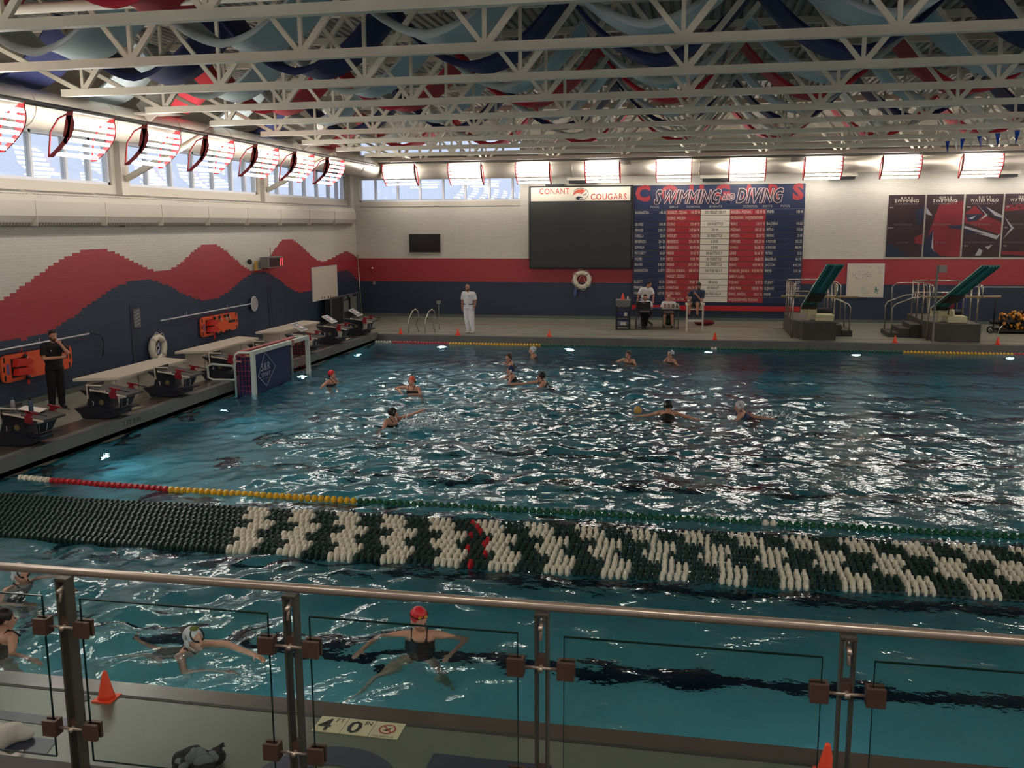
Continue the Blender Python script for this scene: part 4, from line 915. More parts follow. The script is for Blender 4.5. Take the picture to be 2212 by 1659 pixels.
# ================================================================ PEOPLE
def remesh(o,vox,sm=5):
    m=o.modifiers.new('surface','REMESH'); m.mode='VOXEL'; m.voxel_size=vox; m.use_smooth_shade=True
    s=o.modifiers.new('soft','SMOOTH'); s.factor=.5; s.iterations=sm
    return o
def frame(up,lat):
    up=Vector(up).normalized(); lat=Vector(lat); lat=(lat-up*lat.dot(up)).normalized(); fwd=up.cross(lat)
    return Matrix((lat,fwd,up)).transposed()   # columns: lateral(x), fwd(y), up(z)
def torso(b,J,inf=0,w=1.,z0=0,z1=1,prof=None,belly=0):
    p,c=Vector(J['pelvis']),Vector(J['chest']); sl=Vector(J['shL'])-Vector(J['shR'])
    M=frame(c-p,sl); prof=prof or [(0,.165,.115),(.25,.155,.112),(.5,.152,.11),(.75,.172,.12),(1,.185,.115)]
    n=9; L=(c-p).length
    for i in range(n+1):
        t=i/n
        if t<z0-.01 or t>z1+.01: continue
        for (a,wa,da),(e,we,de) in zip(prof[:-1],prof[1:]):
            if a<=t<=e: f=(t-a)/(e-a); ww=wa+(we-wa)*f; dd=da+(de-da)*f; break
        dd+=belly*math.sin(PI*min(1,t*1.2))
        b.ell(p+(c-p)*t+M@Vector((0,-belly*.5*math.sin(PI*min(1,t*1.2)),0)),((ww*w+inf),(dd*w**.5+inf),L*.16+inf*.5),16,8,M=M)
    b.caps(c+M@Vector((0,0,.04)),.06*w+inf*(1 if z1>=1 else 0),Vector(J['shL']),.052*w+inf,8)
    b.caps(c+M@Vector((0,0,.04)),.06*w+inf*(1 if z1>=1 else 0),Vector(J['shR']),.052*w+inf,8)
    return M
def hand(b,wr,direc,palmn,s=1.,curl=.4,thumb=1):
    wr=Vector(wr); d=Vector(direc).normalized(); nrm=Vector(palmn); nrm=(nrm-d*nrm.dot(d)).normalized(); lat=d.cross(nrm)
    M=Matrix((lat,d,nrm)).transposed()
    b.ell(wr+d*.045*s,(.042*s,.052*s,.018*s),10,6,M=M)
    for i,(o,l) in enumerate(((-.031,.068),(-.011,.08),(.010,.075),(.030,.058))):
        p0=wr+d*.08*s+lat*o*s; d1=(d*math.cos(curl)+nrm*math.sin(curl)); d2=(d*math.cos(curl*2.2)+nrm*math.sin(curl*2.2))
        p1=p0+d1*l*.5*s; p2=p1+d2*l*.5*s
        b.caps(p0,.0095*s,p1,.009*s,6); b.caps(p1,.009*s,p2,.0075*s,6)
    p0=wr+d*.02*s+lat*thumb*-.035*s; p1=p0+(d*.6+lat*-thumb*.7+nrm*.25)*.035*s; p2=p1+(d*.85+lat*-thumb*.2+nrm*.4)*.032*s
    b.caps(p0,.013*s,p1,.0105*s,6); b.caps(p1,.0105*s,p2,.0085*s,6)
def head_mesh(b,c,M,s=1.):
    c=Vector(c)
    def P(x,y,z): return c+M@Vector((x*s,y*s,z*s))
    b.ell(P(0,.012,.03),(.076*s,.095*s,.092*s),16,12,M=M)      # skull
    b.ell(P(0,-.02,-.03),(.058*s,.070*s,.075*s),14,10,M=M)     # face
    b.ell(P(0,-.048,-.088),(.032*s,.032*s,.028*s),10,8,M=M)    # chin
    b.ell(P(0,-.062,.018),(.05*s,.026*s,.022*s),10,8,M=M)      # brow
    b.caps(P(0,-.088,.0),.010*s,P(0,-.108,-.035),.014*s,8)      # nose
    for q in (-1,1):
        b.ell(P(q*.036,-.062,-.03),(.022*s,.022*s,.022*s),8,6,M=M)  # cheek
        b.ell(P(q*.076,.012,-.01),(.010*s,.020*s,.032*s),8,6,M=M)   # ear
    b.ell(P(0,-.083,-.062),(.024*s,.012*s,.010*s),8,6,M=M)      # lips
    return P
m_eye=mat('eye_dark',C(26,22,20),.3); m_lip=mat('lip_tone',C(150,78,72),.5); m_wht=mat('eye_white',C(220,214,206),.3)
def face(t,P,M,s=1.,beard=None,hair=None,bald=False,brow=True,glasses=False):
    b=B()
    for q in (-1,1): b.ell(P(q*.030,-.080,-.002),(.013*s,.009*s,.008*s),8,6,M=M)
    b.obj('eye_whites',m_wht,t,True); b=B()
    for q in (-1,1): b.ell(P(q*.030,-.0865,-.002),(.007*s,.005*s,.007*s),8,6,M=M)
    b.obj('pupils',m_eye,t,True)
    b=B(); b.ell(P(0,-.095,-.062),(.022*s,.005*s,.005*s),8,6,M=M); b.obj('mouth',m_lip,t,True)
    if brow:
        b=B()
        for q in (-1,1): b.ell(P(q*.031,-.086,.020),(.020*s,.006*s,.005*s),8,6,M=M)
        b.obj('eyebrows',m_hair,t,True)
    if hair:
        b=B(); b.ell(P(0,.026,.046),(.082*s,.094*s,.090*s),16,10,M=M)
        if not bald: b.ell(P(0,-.03,.095),(.062*s,.055*s,.028*s),12,8,M=M); b.ell(P(0,.06,-.01),(.074*s,.055*s,.075*s),12,8,M=M)
        remesh(b.obj('hair',hair,t,True),.012,3)
    if beard:
        b=B(); b.ell(P(0,-.045,-.082),(.050*s,.052*s,.042*s),12,8,M=M)
        for q in (-1,1): b.ell(P(q*.055,-.012,-.055),(.014*s,.035*s,.045*s),8,6,M=M)
        b.ell(P(0,-.088,-.046),(.03*s,.014*s,.008*s),8,6,M=M)
        remesh(b.obj('beard',beard,t,True),.010,3)
    if glasses:
        b=B()
        for q in (-1,1): b.torus(P(q*.030,-.096,-.002),.018*s,.003*s,12,4,M=M)
        b.bar(P(-.012,-.098,0),P(.012,-.098,0),.004,.004); b.obj('glasses',m_black,t)
def person(label,loc,rz,J,skin,w=1.,vox=.014,top=None,topmat=None,sleeve=.8,bottom=None,botmat=None,shorts=False,shoe=None,hd=(0,0,0),hands=None,belly=0,s=1.,**fk):
    t=thing('person',label,'person',loc,rz)
    J={k:tuple(v) for k,v in J.items()}
    b=B(); M=torso(b,J,0,w,belly=belly)
    Hm=Matrix.Rotation(R(hd[2]),3,'Z')@Matrix.Rotation(R(hd[0]),3,'X')@Matrix.Rotation(R(hd[1]),3,'Y')
    P=head_mesh(b,J['head'],Hm,s*1.0)
    b.caps(Vector(J['chest'])+Vector((0,.0,.05)),.062*w,Vector(J['head'])+Hm@Vector((0,.025,-.06)),.052,10)
    for q in 'LR':
        b.caps(J['sh'+q],.052*w,J['el'+q],.041*w,10); b.caps(J['el'+q],.041*w,J['wr'+q],.028*w,10)
        wr,el=Vector(J['wr'+q]),Vector(J['el'+q]); hn=(hands or {}).get(q,(None,(0,-1,0) if True else 0,.45))
        hand(b,wr,hn[0] or (wr-el),hn[1],1.0,hn[2],1 if q=='L' else -1)
        if 'hip'+q in J:
            b.caps(J['hip'+q],.088*w,J['kn'+q],.060*w,10); b.caps(J['kn'+q],.060*w,J['an'+q],.038,10)
            an=Vector(J['an'+q]); f=Vector(J.get('ft'+q,tuple(an+Vector((0,-.15,-.04))))); b.caps(an+Vector((0,.02,-.03)),.035,f,.030,8)
    o=b.obj('body',skin,t,True); remesh(o,vox,4)
    if top:
        b=B(); torso(b,J,.018,w,0.02,1,belly=belly)
        for q in 'LR':
            e=Vector(J['sh'+q]).lerp(Vector(J['el'+q]),sleeve); b.tube([J['sh'+q],e],[.052*w+.022,.048*w+.026],12)
        remesh(b.obj(top,topmat,t,True),vox,3)
    if bottom:
        b=B(); p=Vector(J['pelvis']); Mx=M; b.ell(p+Vector((0,0,-.02)),(.17*w+.018,.12*w+.018,.13),14,8,M=Mx)
        for q in 'LR':
            if shorts: e=Vector(J['hip'+q]).lerp(Vector(J['kn'+q]),.8); b.tube([J['hip'+q],e],[.088*w+.022,.088*w+.02],12)
            else: b.tube([J['hip'+q],J['kn'+q],Vector(J['an'+q])+Vector((0,0,0))],[.088*w+.02,.066*w+.018,.052+.014],12)
        remesh(b.obj(bottom,botmat,t,True),vox,3)
        if not shorts:
            b=B(); b.tube([p+Mx@Vector((0,0,.085)),p+Mx@Vector((0,0,.12))],[.185*w,.185*w],16)
            for i,v in enumerate(b.v):
                d=Vector(v)-p; l=Mx.transposed()@d; l.y*=.74; b.v[i]=tuple(p+Mx@l)
            b.obj('belt',m_black,t)
    if shoe:
        for q in 'LR':
            an=Vector(J['an'+q]); f=Vector(J.get('ft'+q,tuple(an+Vector((0,-.15,-.04))))); d=(f-an); d.z=0; d.normalize()
            b=B(); Mf=frame((0,0,1),Vector((0,0,1)).cross(-d)); b.ell(an+d*.075+Vector((0,0,-.045)),(.05,.145,.045),12,8,M=Matrix((Vector((0,0,1)).cross(d),d,Vector((0,0,1)))).transposed()); b.caps(an+Vector((0,0,.0)),.045,an+Vector((0,0,-.05)),.048,8)
            remesh(b.obj('shoe',shoe,t,True),.012,2)
    face(t,P,Hm,s,**fk)
    return t,P,Hm
m_poly=mat('white_polo',C(226,222,222),.8); m_wpant=mat('white_trousers',C(230,228,234),.8); m_wshoe=mat('white_shoes',C(222,218,216),.6)
J=dict(pelvis=(0,0,.98),chest=(0,-.01,1.42),head=(-.02,-.06,1.68),shL=(.205,0,1.46),elL=(.265,.02,1.19),wrL=(.25,-.03,.95),shR=(-.205,0,1.46),elR=(-.265,.02,1.19),wrR=(-.26,-.02,.93),
 hipL=(.10,0,.93),knL=(.12,-.02,.50),anL=(.145,.02,.085),hipR=(-.10,0,.93),knR=(-.075,-.03,.50),anR=(-.05,.03,.085))
t,P,Hm=person('bearded bald man in white polo shirt and white trousers standing on far deck',(-8.22,33.65,0),R(-12),J,m_skint,1.14,.014,'polo_shirt',m_poly,.85,'trousers',m_wpant,shoe=m_wshoe,hd=(14,0,0),beard=m_hair,belly=.02,hands={'L':(None,(-1,-.2,0),.3),'R':(None,(1,-.2,0),.3)})
b=B(); b.ell(P(0,-.11,-.065),(.012,.02,.012),8,6); b.obj('whistle',m_white,t,True)
b=B(); b.torus((.252,-.02,.985),.036,.01,12,5,M=Matrix.Rotation(PI/2,3,'X')); b.obj('wristwatch',m_black,t)
b=B(); b.box(.075,.105,-.165,-.16,1.36,1.40); b.obj('shirt_logo',m_dark,t)
m_blk=mat('black_clothes',C(17,17,20),.85)
J=dict(pelvis=(0,0,.96),chest=(.0,-.01,1.38),head=(.0,-.07,1.62),shL=(.19,0,1.42),elL=(.20,-.24,1.24),wrL=(.075,-.20,1.45),shR=(-.19,0,1.42),elR=(-.24,-.06,1.14),wrR=(.06,-.26,1.16),
 hipL=(.09,0,.91),knL=(.10,-.01,.49),anL=(.11,.02,.085),hipR=(-.09,0,.91),knR=(-.10,-.01,.49),anR=(-.11,.02,.085))
t,P,Hm=person('bearded man in black shirt and trousers with hand on chin by the left wall',(-13.75,18.0,0),R(62),J,m_skint,1.06,.010,'black_shirt',m_blk,.75,'black_trousers',m_blk,shoe=m_black,hd=(6,0,0),hair=m_hair,beard=mat('brown_beard',C(70,46,36),.8),
 hands={'L':((-.4,.0,.55),(0,1,0.2),.8),'R':((.9,.1,.1),(0,1,0),.5)})
b=B(); b.box(-.115,-.10,-.155,-.15,1.30,1.33); b.obj('shirt_logo',m_offw,t)
# people at the scoring table
m_tee=mat('white_tshirt',C(226,222,222),.85); m_greyp=mat('grey_shorts',C(92,96,92),.85); m_blue=mat('slate_blue_polo',C(62,68,92),.85)
J=dict(pelvis=(.02,.0,.98),chest=(.10,-.10,1.40),head=(.17,-.20,1.62),shL=(.27,-.06,1.42),elL=(.35,-.12,1.18),wrL=(.32,-.22,.98),shR=(-.11,-.10,1.43),elR=(-.22,-.05,1.18),wrR=(-.28,-.10,.92),
 hipL=(.10,0,.92),knL=(.10,-.06,.5),anL=(.10,0,.085),hipR=(-.09,0,.92),knR=(-.09,-.05,.5),anR=(-.09,.03,.085))
t,P,Hm=person('standing man in white polo leaning over behind the scoring table, seen from behind',(-2.0,37.2,0),R(10),J,m_skint,1.1,.016,'polo_shirt',m_poly,.8,'dark_trousers',mat('dark_navy_trousers',C(26,30,50),.85),shoe=m_black,hd=(25,0,40),hair=mat('short_grey_hair',C(58,50,46),.8),bald=True)
def seated(label,loc,rz,shirt,pants,shorts,wr,hair=None,beard=None,bald=False,el=None,sh=0,knee=.48,skin=m_skin,hd=(8,0,0),wf=1.08,glasses=False,lean=(0,0),legs=None):
    lx,ly=lean
    J=dict(pelvis=(0,0,.0),chest=(lx,-.05+ly,.43),head=(lx*1.5,-.10+ly*1.2,.67),shL=(.20+lx,-.04+ly,.46),elL=(.27+lx,-.16,.22),wrL=wr[0],shR=(-.20+lx,-.04+ly,.46),elR=(-.27+lx,-.16,.22),wrR=wr[1],
     hipL=(.10,0,-.02),knL=(.14,-.44,.02),anL=(.15,-.42,-.38),hipR=(-.10,0,-.02),knR=(-.14,-.44,.02),anR=(-.15,-.42,-.38))
    if el: J['elL'],J['elR']=el
    if legs: J.update(legs)
    return person(label,loc,rz,J,skin,wf,.016,'shirt',shirt,.7,'shorts' if shorts else 'trousers',pants,shorts=shorts,shoe=m_dark,hd=hd,hair=hair,beard=beard,bald=bald,glasses=glasses)
seated('bearded man with glasses in white shirt seated behind the laptop at the scoring table',(-1.93,36.75,.47),R(0),m_tee,m_blk,False,((.10,-.38,.32),(-.10,-.38,.32)),hair=mat('brown_hair',C(64,42,34),.8),beard=mat('brown_beard',(0,0,0,1)),glasses=True,legs=dict(anL=(.05,-.60,-.37),knL=(.10,-.46,.02),anR=(-.02,-.75,-.37),knR=(-.06,-.48,.03)))
seated('bald man in white printed shirt seated behind the flip score cards',(-1.02,36.75,.47),R(0),m_tee,mat('dark_shorts',C(40,38,40),.85),True,((.10,-.36,.30),(-.12,-.36,.30)))
J_h=seated('bearded man in slate blue polo and grey shorts leaning on the tall white lifeguard chair',(-.02,35.75,1.0),R(-8),m_blue,m_greyp,True,((.06,-.32,.38),(-.20,-.16,.20)),hair=m_hair,beard=m_hair,el=((.27,-.20,.12),(-.30,-.10,.22)),lean=(.10,-.06),hd=(28,0,20),skin=m_skint)
# swimmers ---------------------------------------------------------------
def swimmer(label,loc,rz,cap,arms,hd=(0,0,0),lean=20,dz=0,skin=m_skin,suit=m_black,patch=None,guards=None,num=None,legs=False,vox=.016,hz=.30,goggles=False):
    """local: faces -y, z=0 is the water surface"""
    t=thing('swimmer',label,'person',(loc[0],loc[1],WZ+dz),rz)
    a=R(lean); up=Vector((0,-math.sin(a),math.cos(a))); 
    hz-=(.05 if loc[1]>12 else .12); head=Vector((0,0,hz)); neck=head-Vector((0,0,.13))-up*.01; chest=neck-up*.05; pel=chest-up*.46
    shL=chest+Vector((.175,0,.03)); shR=chest+Vector((-.175,0,.03))
    J=dict(pelvis=pel,chest=chest,shL=shL,shR=shR)
    b=B(); M=torso(b,J,0,.92)
    Hm=Matrix.Rotation(R(hd[2]),3,'Z')@Matrix.Rotation(R(hd[0]),3,'X')@Matrix.Rotation(R(hd[1]),3,'Y')
    P=head_mesh(b,head,Hm,1.06); b.caps(chest+Vector((0,0,.03)),.058,head+Hm@Vector((0,.02,-.06)),.048,10)
    for q,(e,w_) in zip('LR',arms):
        s_=shL if q=='L' else shR; e=Vector(e); w_=Vector(w_)
        b.caps(s_,.05,e,.038,10); b.caps(e,.038,w_,.026,10); hand(b,w_,w_-e,(0,0,-1),.95,.25,1 if q=='L' else -1)
    if legs:
        for q,(k_,n_) in zip((1,-1),legs):
            h=pel+Vector((q*.09,0,-.03)); b.caps(h,.085,k_,.055,10); b.caps(k_,.055,n_,.035,10); nn=Vector(n_); d=(nn-Vector(k_)).normalized(); b.caps(nn,.032,nn+d*.16+Vector((0,-.03,0)),.022,8)
    else:
        for q in (1,-1):
            h=pel+Vector((q*.09,0,-.03)); k_=h+Vector((q*.1,-.15,-.36)); b.caps(h,.085,k_,.055,8); b.caps(k_,.055,k_+Vector((q*.05,.2,-.35)),.035,8)
    remesh(b.obj('body',skin,t,True),vox,3)
    b=B()
    torso(b,J,.010,.92,0,.78)
    b.v=[v for v in b.v]
    bb=B()
    n=9
    for i in range(9):
        tt=i/9*.97; c=pel+(chest-pel)*tt; ww=.160+.02*math.sin(tt*PI); bb.ell(c,(ww*.92+.012,.128,.085),14,7,M=M)
    for q in (-1,1): bb.caps(chest+Vector((q*.085,.0,.105)),.014,chest+Vector((q*.075,-.112,.0)),.016,6); bb.caps(chest+Vector((q*.085,.0,.105)),.014,chest+Vector((q*.05,.112,-.03)),.016,6)
    remesh(bb.obj('swimsuit',suit,t,True),.016,2)
    b=B(); b.ell(P(0,.020,.040),(.090,.104,.097),18,12,M=Hm)
    # keep the cap to the part of the head above brow line
    cp=b.obj('swim_cap',cap,t,True)
    me_=cp.data
    if guards:
        b=B()
        for q in (-1,1): b.ell(P(q*.086,.012,-.012),(.016,.036,.040),10,8,M=Hm)
        b.obj('ear_guard',guards,t,True)
        b=B()
        for q in (-1,1): b.bar(P(q*.08,.0,-.03),P(q*.03,-.04,-.12),.006,.012)
        b.obj('chin_strap',m_white,t)
    if patch:
        b=B(); b.ell(P(0,-.02,.105),(.045,.055,.03),10,8,M=Hm); b.obj('cap_patch',patch,t,True)
        b=B(); b.torus(P(0,-.055,.045),.075,.008,24,5,M=Hm@Matrix.Rotation(R(-25),3,'X')); b.obj('cap_band',m_black,t,True)
    if num:
        b=B(); text(b,num,lambda u,v:P(.0+ (.0875),.045-u,.03+v),.045,align='c'); text(b,num,lambda u,v:P(-.0875,-.0+u,.03+v),.045,align='c'); text(b,num,lambda u,v:P(-u,.118,.03+v),.05,align='c'); b.obj('cap_number',m_offw if cap is not m_capw else m_black,t)
    b=B()
    for q in (-1,1): b.ell(P(q*.030,-.081,-.004),(.012,.008,.007),8,6,M=Hm)
    b.obj('eyes',m_eye,t,True); b=B(); b.ell(P(0,-.096,-.063),(.022,.006,.006),8,6,M=Hm); b.obj('mouth',m_lip,t,True)
    if goggles:
        b=B()
        for q in (-1,1): b.ell(P(q*.032,-.082,.072),(.022,.016,.014),8,6,M=Hm)
        b.obj('goggles',mat('amber_goggles',C(200,150,40),.2),t,True)
        b=B(); b.torus(P(0,.01,.06),.094,.006,24,5,M=Hm@Matrix.Rotation(R(90),3,'X')); b.obj('goggle_strap',m_black,t,True)
    return t
m_capr=mat('red_cap',C(214,34,42),.4); m_capk=mat('black_cap',C(26,26,28),.5); m_capw=mat('white_cap',C(214,212,214),.5); m_capn=mat('navy_cap',C(30,40,84),.5); m_capo=mat('orange_red_cap',C(206,88,66),.5); m_capb=mat('dark_brown_cap',C(74,50,40),.5); m_capm=mat('dark_maroon_cap',C(44,24,30),.4); m_olive=mat('olive_patch',C(104,112,28),.6)
low=lambda s:((s*.36,-.12,-.12),(s*.55,-.22,-.05))
D90=PI/2
swimmer('goalkeeper swimmer in red cap near the floating goal',(-9.55,23.5),R(75),m_capr,[((.33,.10,-.03),(.52,.0,-.06)),((-.40,.05,-.02),(-.62,-.10,-.06))],hd=(4,0,0),lean=10,guards=m_capm)
swimmer('swimmer in orange red cap with one forearm raised across, left of the pool centre',(-7.05,22.65),R(-10),m_capo,[((.30,-.12,-.02),(.10,-.28,.0)),((-.42,-.06,.10),(-.14,-.28,.0))],hd=(6,0,0),lean=8,guards=m_black,hz=.33)
swimmer('swimmer in black numbered cap throwing up spray with a raised arm',(-6.25,18.7),R(60),m_capk,[((.22,-.30,.22),(.30,-.62,.36)),((-.36,-.05,-.1),(-.55,-.2,-.15))],hd=(-6,0,60),lean=35,num='3',guards=m_black,dz=.02)
swimmer('swimmer in yellow brown cap reaching left, left of the far group',(-5.5,27.5),R(-60),m_capb,[((.36,-.1,-.12),(.5,-.2,-.1)),((-.42,.1,.0),(-.78,.05,-.02))],hd=(0,0,30),lean=25,guards=m_black)
swimmer('swimmer in white cap farthest left of the two white caps near the far wall',(-5.1,29.4),R(-75),m_capw,[low(1),low(-1)],hd=(0,0,0),lean=20,guards=m_capw,hz=.28)
swimmer('swimmer in navy and white cap held by the one behind',(-4.98,25.1),R(-70),m_capn,[low(1),((-.36,-.2,-.1),(-.5,-.4,-.1))],hd=(0,0,-5),lean=25,guards=m_capw,hz=.30)
swimmer('swimmer in dark cap with arm stretched left onto a team mate',(-3.95,24.1),R(-72),m_capk,[((.30,-.20,-.12),(.4,-.4,-.1)),((-.25,-.38,.03),(-.28,-.80,.02))],hd=(0,0,-5),lean=40,guards=m_capb)
swimmer('swimmer in brown cap right of the pool centre by the far wall',(-2.0,28.8),R(-25),m_capb,[low(1),((-.42,.0,-.04),(-.75,-.05,-.05))],hd=(0,0,0),lean=15,hz=.28)
swimmer('swimmer in navy front white back cap, right one of the far pair',(-.72,29.0),R(-60),m_capw,[((.42,.0,-.03),(.75,.05,-.05)),low(-1)],hd=(0,0,10),lean=15,guards=m_capn,patch=m_capn,hz=.30)
swimmer('swimmer in black cap number ten seen from behind near the yellow ball',(-.53,20.6),R(170),m_capk,[((.40,.05,.02),(.72,.12,-.02)),((-.42,-.05,.01),(-.76,.02,-.04))],hd=(0,0,-20),lean=30,num='10',guards=m_black)
swimmer('swimmer in white cap number eight with arm splashing to the right',(1.0,20.75),R(-95),m_capw,[((.35,-.1,-.1),(.5,-.3,-.12)),((.05,.34,.05),(.12,.68,.04))],hd=(8,0,-10),lean=45,num='8',guards=m_capw,suit=m_capn)
swimmer('swimmer in white cap with olive patch at the left picture edge, upper one',(-7.8,9.3),R(70),m_capw,[((.36,-.15,-.06),(.3,-.5,-.08)),((-.36,-.15,-.1),(-.25,-.5,-.12))],hd=(4,0,0),lean=15,patch=m_olive,vox=.012,guards=m_capw,hz=.26)
swimmer('swimmer in dark maroon cap seen from behind at the left picture edge',(-6.95,8.0),R(150),m_capm,[((.40,-.12,-.0),(.70,-.25,-.06)),((-.40,.1,-.05),(-.62,.0,-.12))],hd=(0,0,-5),lean=8,vox=.012,hz=.32)
swimmer('swimmer in white numbered cap with olive patch swimming right near the front cone',(-4.9,8.15),R(80),m_capw,[((.10,-.32,.04),(.02,-.72,.02)),((-.30,-.12,-.18),(-.18,-.50,-.28))],hd=(-12,0,-10),lean=55,patch=m_olive,guards=m_capw,num='11',vox=.012,hz=.20,legs=[((.1,.50,-.32),(.15,.85,-.30)),((-.1,.45,-.45),(-.12,.8,-.5))])
swimmer('swimmer in bright red cap with goggles treading water in front',(-2.72,8.8),R(12),m_capr,[((.48,-.02,-.06),(.34,-.30,-.14)),((-.42,.0,-.02),(-.56,-.22,-.08))],hd=(8,0,28),lean=-4,goggles=True,vox=.011,hz=.30,legs=[((.22,-.30,-.62),(.32,-.12,-.98)),((-.42,-.25,-.62),(-.62,-.50,-.88))])
# ball
t=thing('water_polo_ball','small yellow ball with blue stripe floating near swimmer ten','ball',(-1.22,21.0,WZ+.05)); b=B(); b.ell((0,0,0),.10,14,10); b.obj('shell',mat('ball_yellow',C(214,176,96),.5),t,True); b=B(); b.torus((0,0,0),.098,.012,18,5); b.obj('stripe',mat('ball_blue',C(50,90,190),.5),t,True)
# spray
m_spray=mat('white_spray',C(225,232,236),.25)
def spray(label,c,r,n,up):
    b=B()
    for i in range(n):
        x,y,z=rng.normal(0,r[0]),rng.normal(0,r[1]),abs(rng.normal(0,r[2])); q=.004+.014*rng.random()**3
        p=Vector((x+z*up[0],y+z*up[1],z)); b.ell(p,(q*1.2,q,q),5,3)
    for i in range(n//14):
        x,y=rng.normal(0,r[0]*.8),rng.normal(0,r[1]*.8); h=abs(rng.normal(0,r[2]*.7)); p=Vector((x,y,0)); q=p+Vector((h*up[0]+rng.normal(0,.05),h*up[1],h)); b.tube([p,(p+q)/2+Vector((.02,0,.02)),q],[.016,.010,.003],5)
    o=b.obj('water_spray',m_spray,smooth=True,loc=(c[0],c[1],WZ)); tag(o,label,'splash',kind='stuff')
spray('white water spray beside the black-capped swimmer',(-5.65,18.7),(.32,.2,.20),420,(.5,0))
spray('low spray trailing the arm of the white cap swimmer number eight',(1.75,20.9),(.30,.12,.10),260,(.4,0))
spray('low spray behind the swimmer with outstretched arm in the centre group',(-3.2,23.9),(.35,.15,.07),240,(.3,0))
# ================================================================ CONES
def cone(loc,label,s=1.):
    t=thing('traffic_cone',label,'cone',loc,0,'orange cones around the pool')
    b=B(); n=20; b.tube([(0,0,.012*s),(0,0,.05*s),(0,0,.235*s),(0,0,.25*s)],[.072*s,.062*s,.02*s,.014*s],n); b.obj('cone_body',m_orange,t,True)
    b=B(); b.box(-.085*s,.085*s,-.085*s,.085*s,0,.012*s); b.obj('base_plate',m_orange,t)
fc_=['far cone at the left corner beside the ladder','far cone just left of the man in white','far cone right of the man in white','far cone in front of the lifeguard chair','far cone between the two diving stands','far cone at the right edge past the diving stand']
for (x,y),l in zip(((-10.62,32.88),(-8.45,32.88),(-5.1,32.9),(.68,32.9),(6.55,32.9),(9.72,32.9)),fc_): cone((x,y,0),'small orange '+l)
cone((-4.82,6.6,0),'orange cone on the near pool edge at left'); cone((1.02,6.55,0),'orange cone on the near pool edge at right')
# ================================================================ LADDER
t=thing('pool_ladder','two curved stainless pool ladder grab rails on the far deck','ladder rail',(0,0,0))
for x,tilt in ((-10.36,0),(-9.72,0)):
    b=B(); b.tube([(x-.10,33.35,0),(x-.11,33.36,.35),(x-.10,33.4,.5),(x+.02,33.5,.80),(x+.10,33.6,.86),(x+.17,33.72,.78),(x+.17,33.75,.5),(x+.1,33.72,.30),(x+.13,33.72,.16),(x+.17,33.75,0)],.024,8); b.obj('grab_rail',m_chrome,t,True)
t=thing('floor_stand','thin short stand with small box beside the pool ladder','stand',(-9.58,34.4,0)); b=B(); b.cyl((0,0,0),(0,0,1.0),.015); b.obj('post',m_chrome,t); b=B(); b.box(-.07,.07,-.04,.04,1.0,1.12); b.obj('box_head',MATS['grey_box'],t)
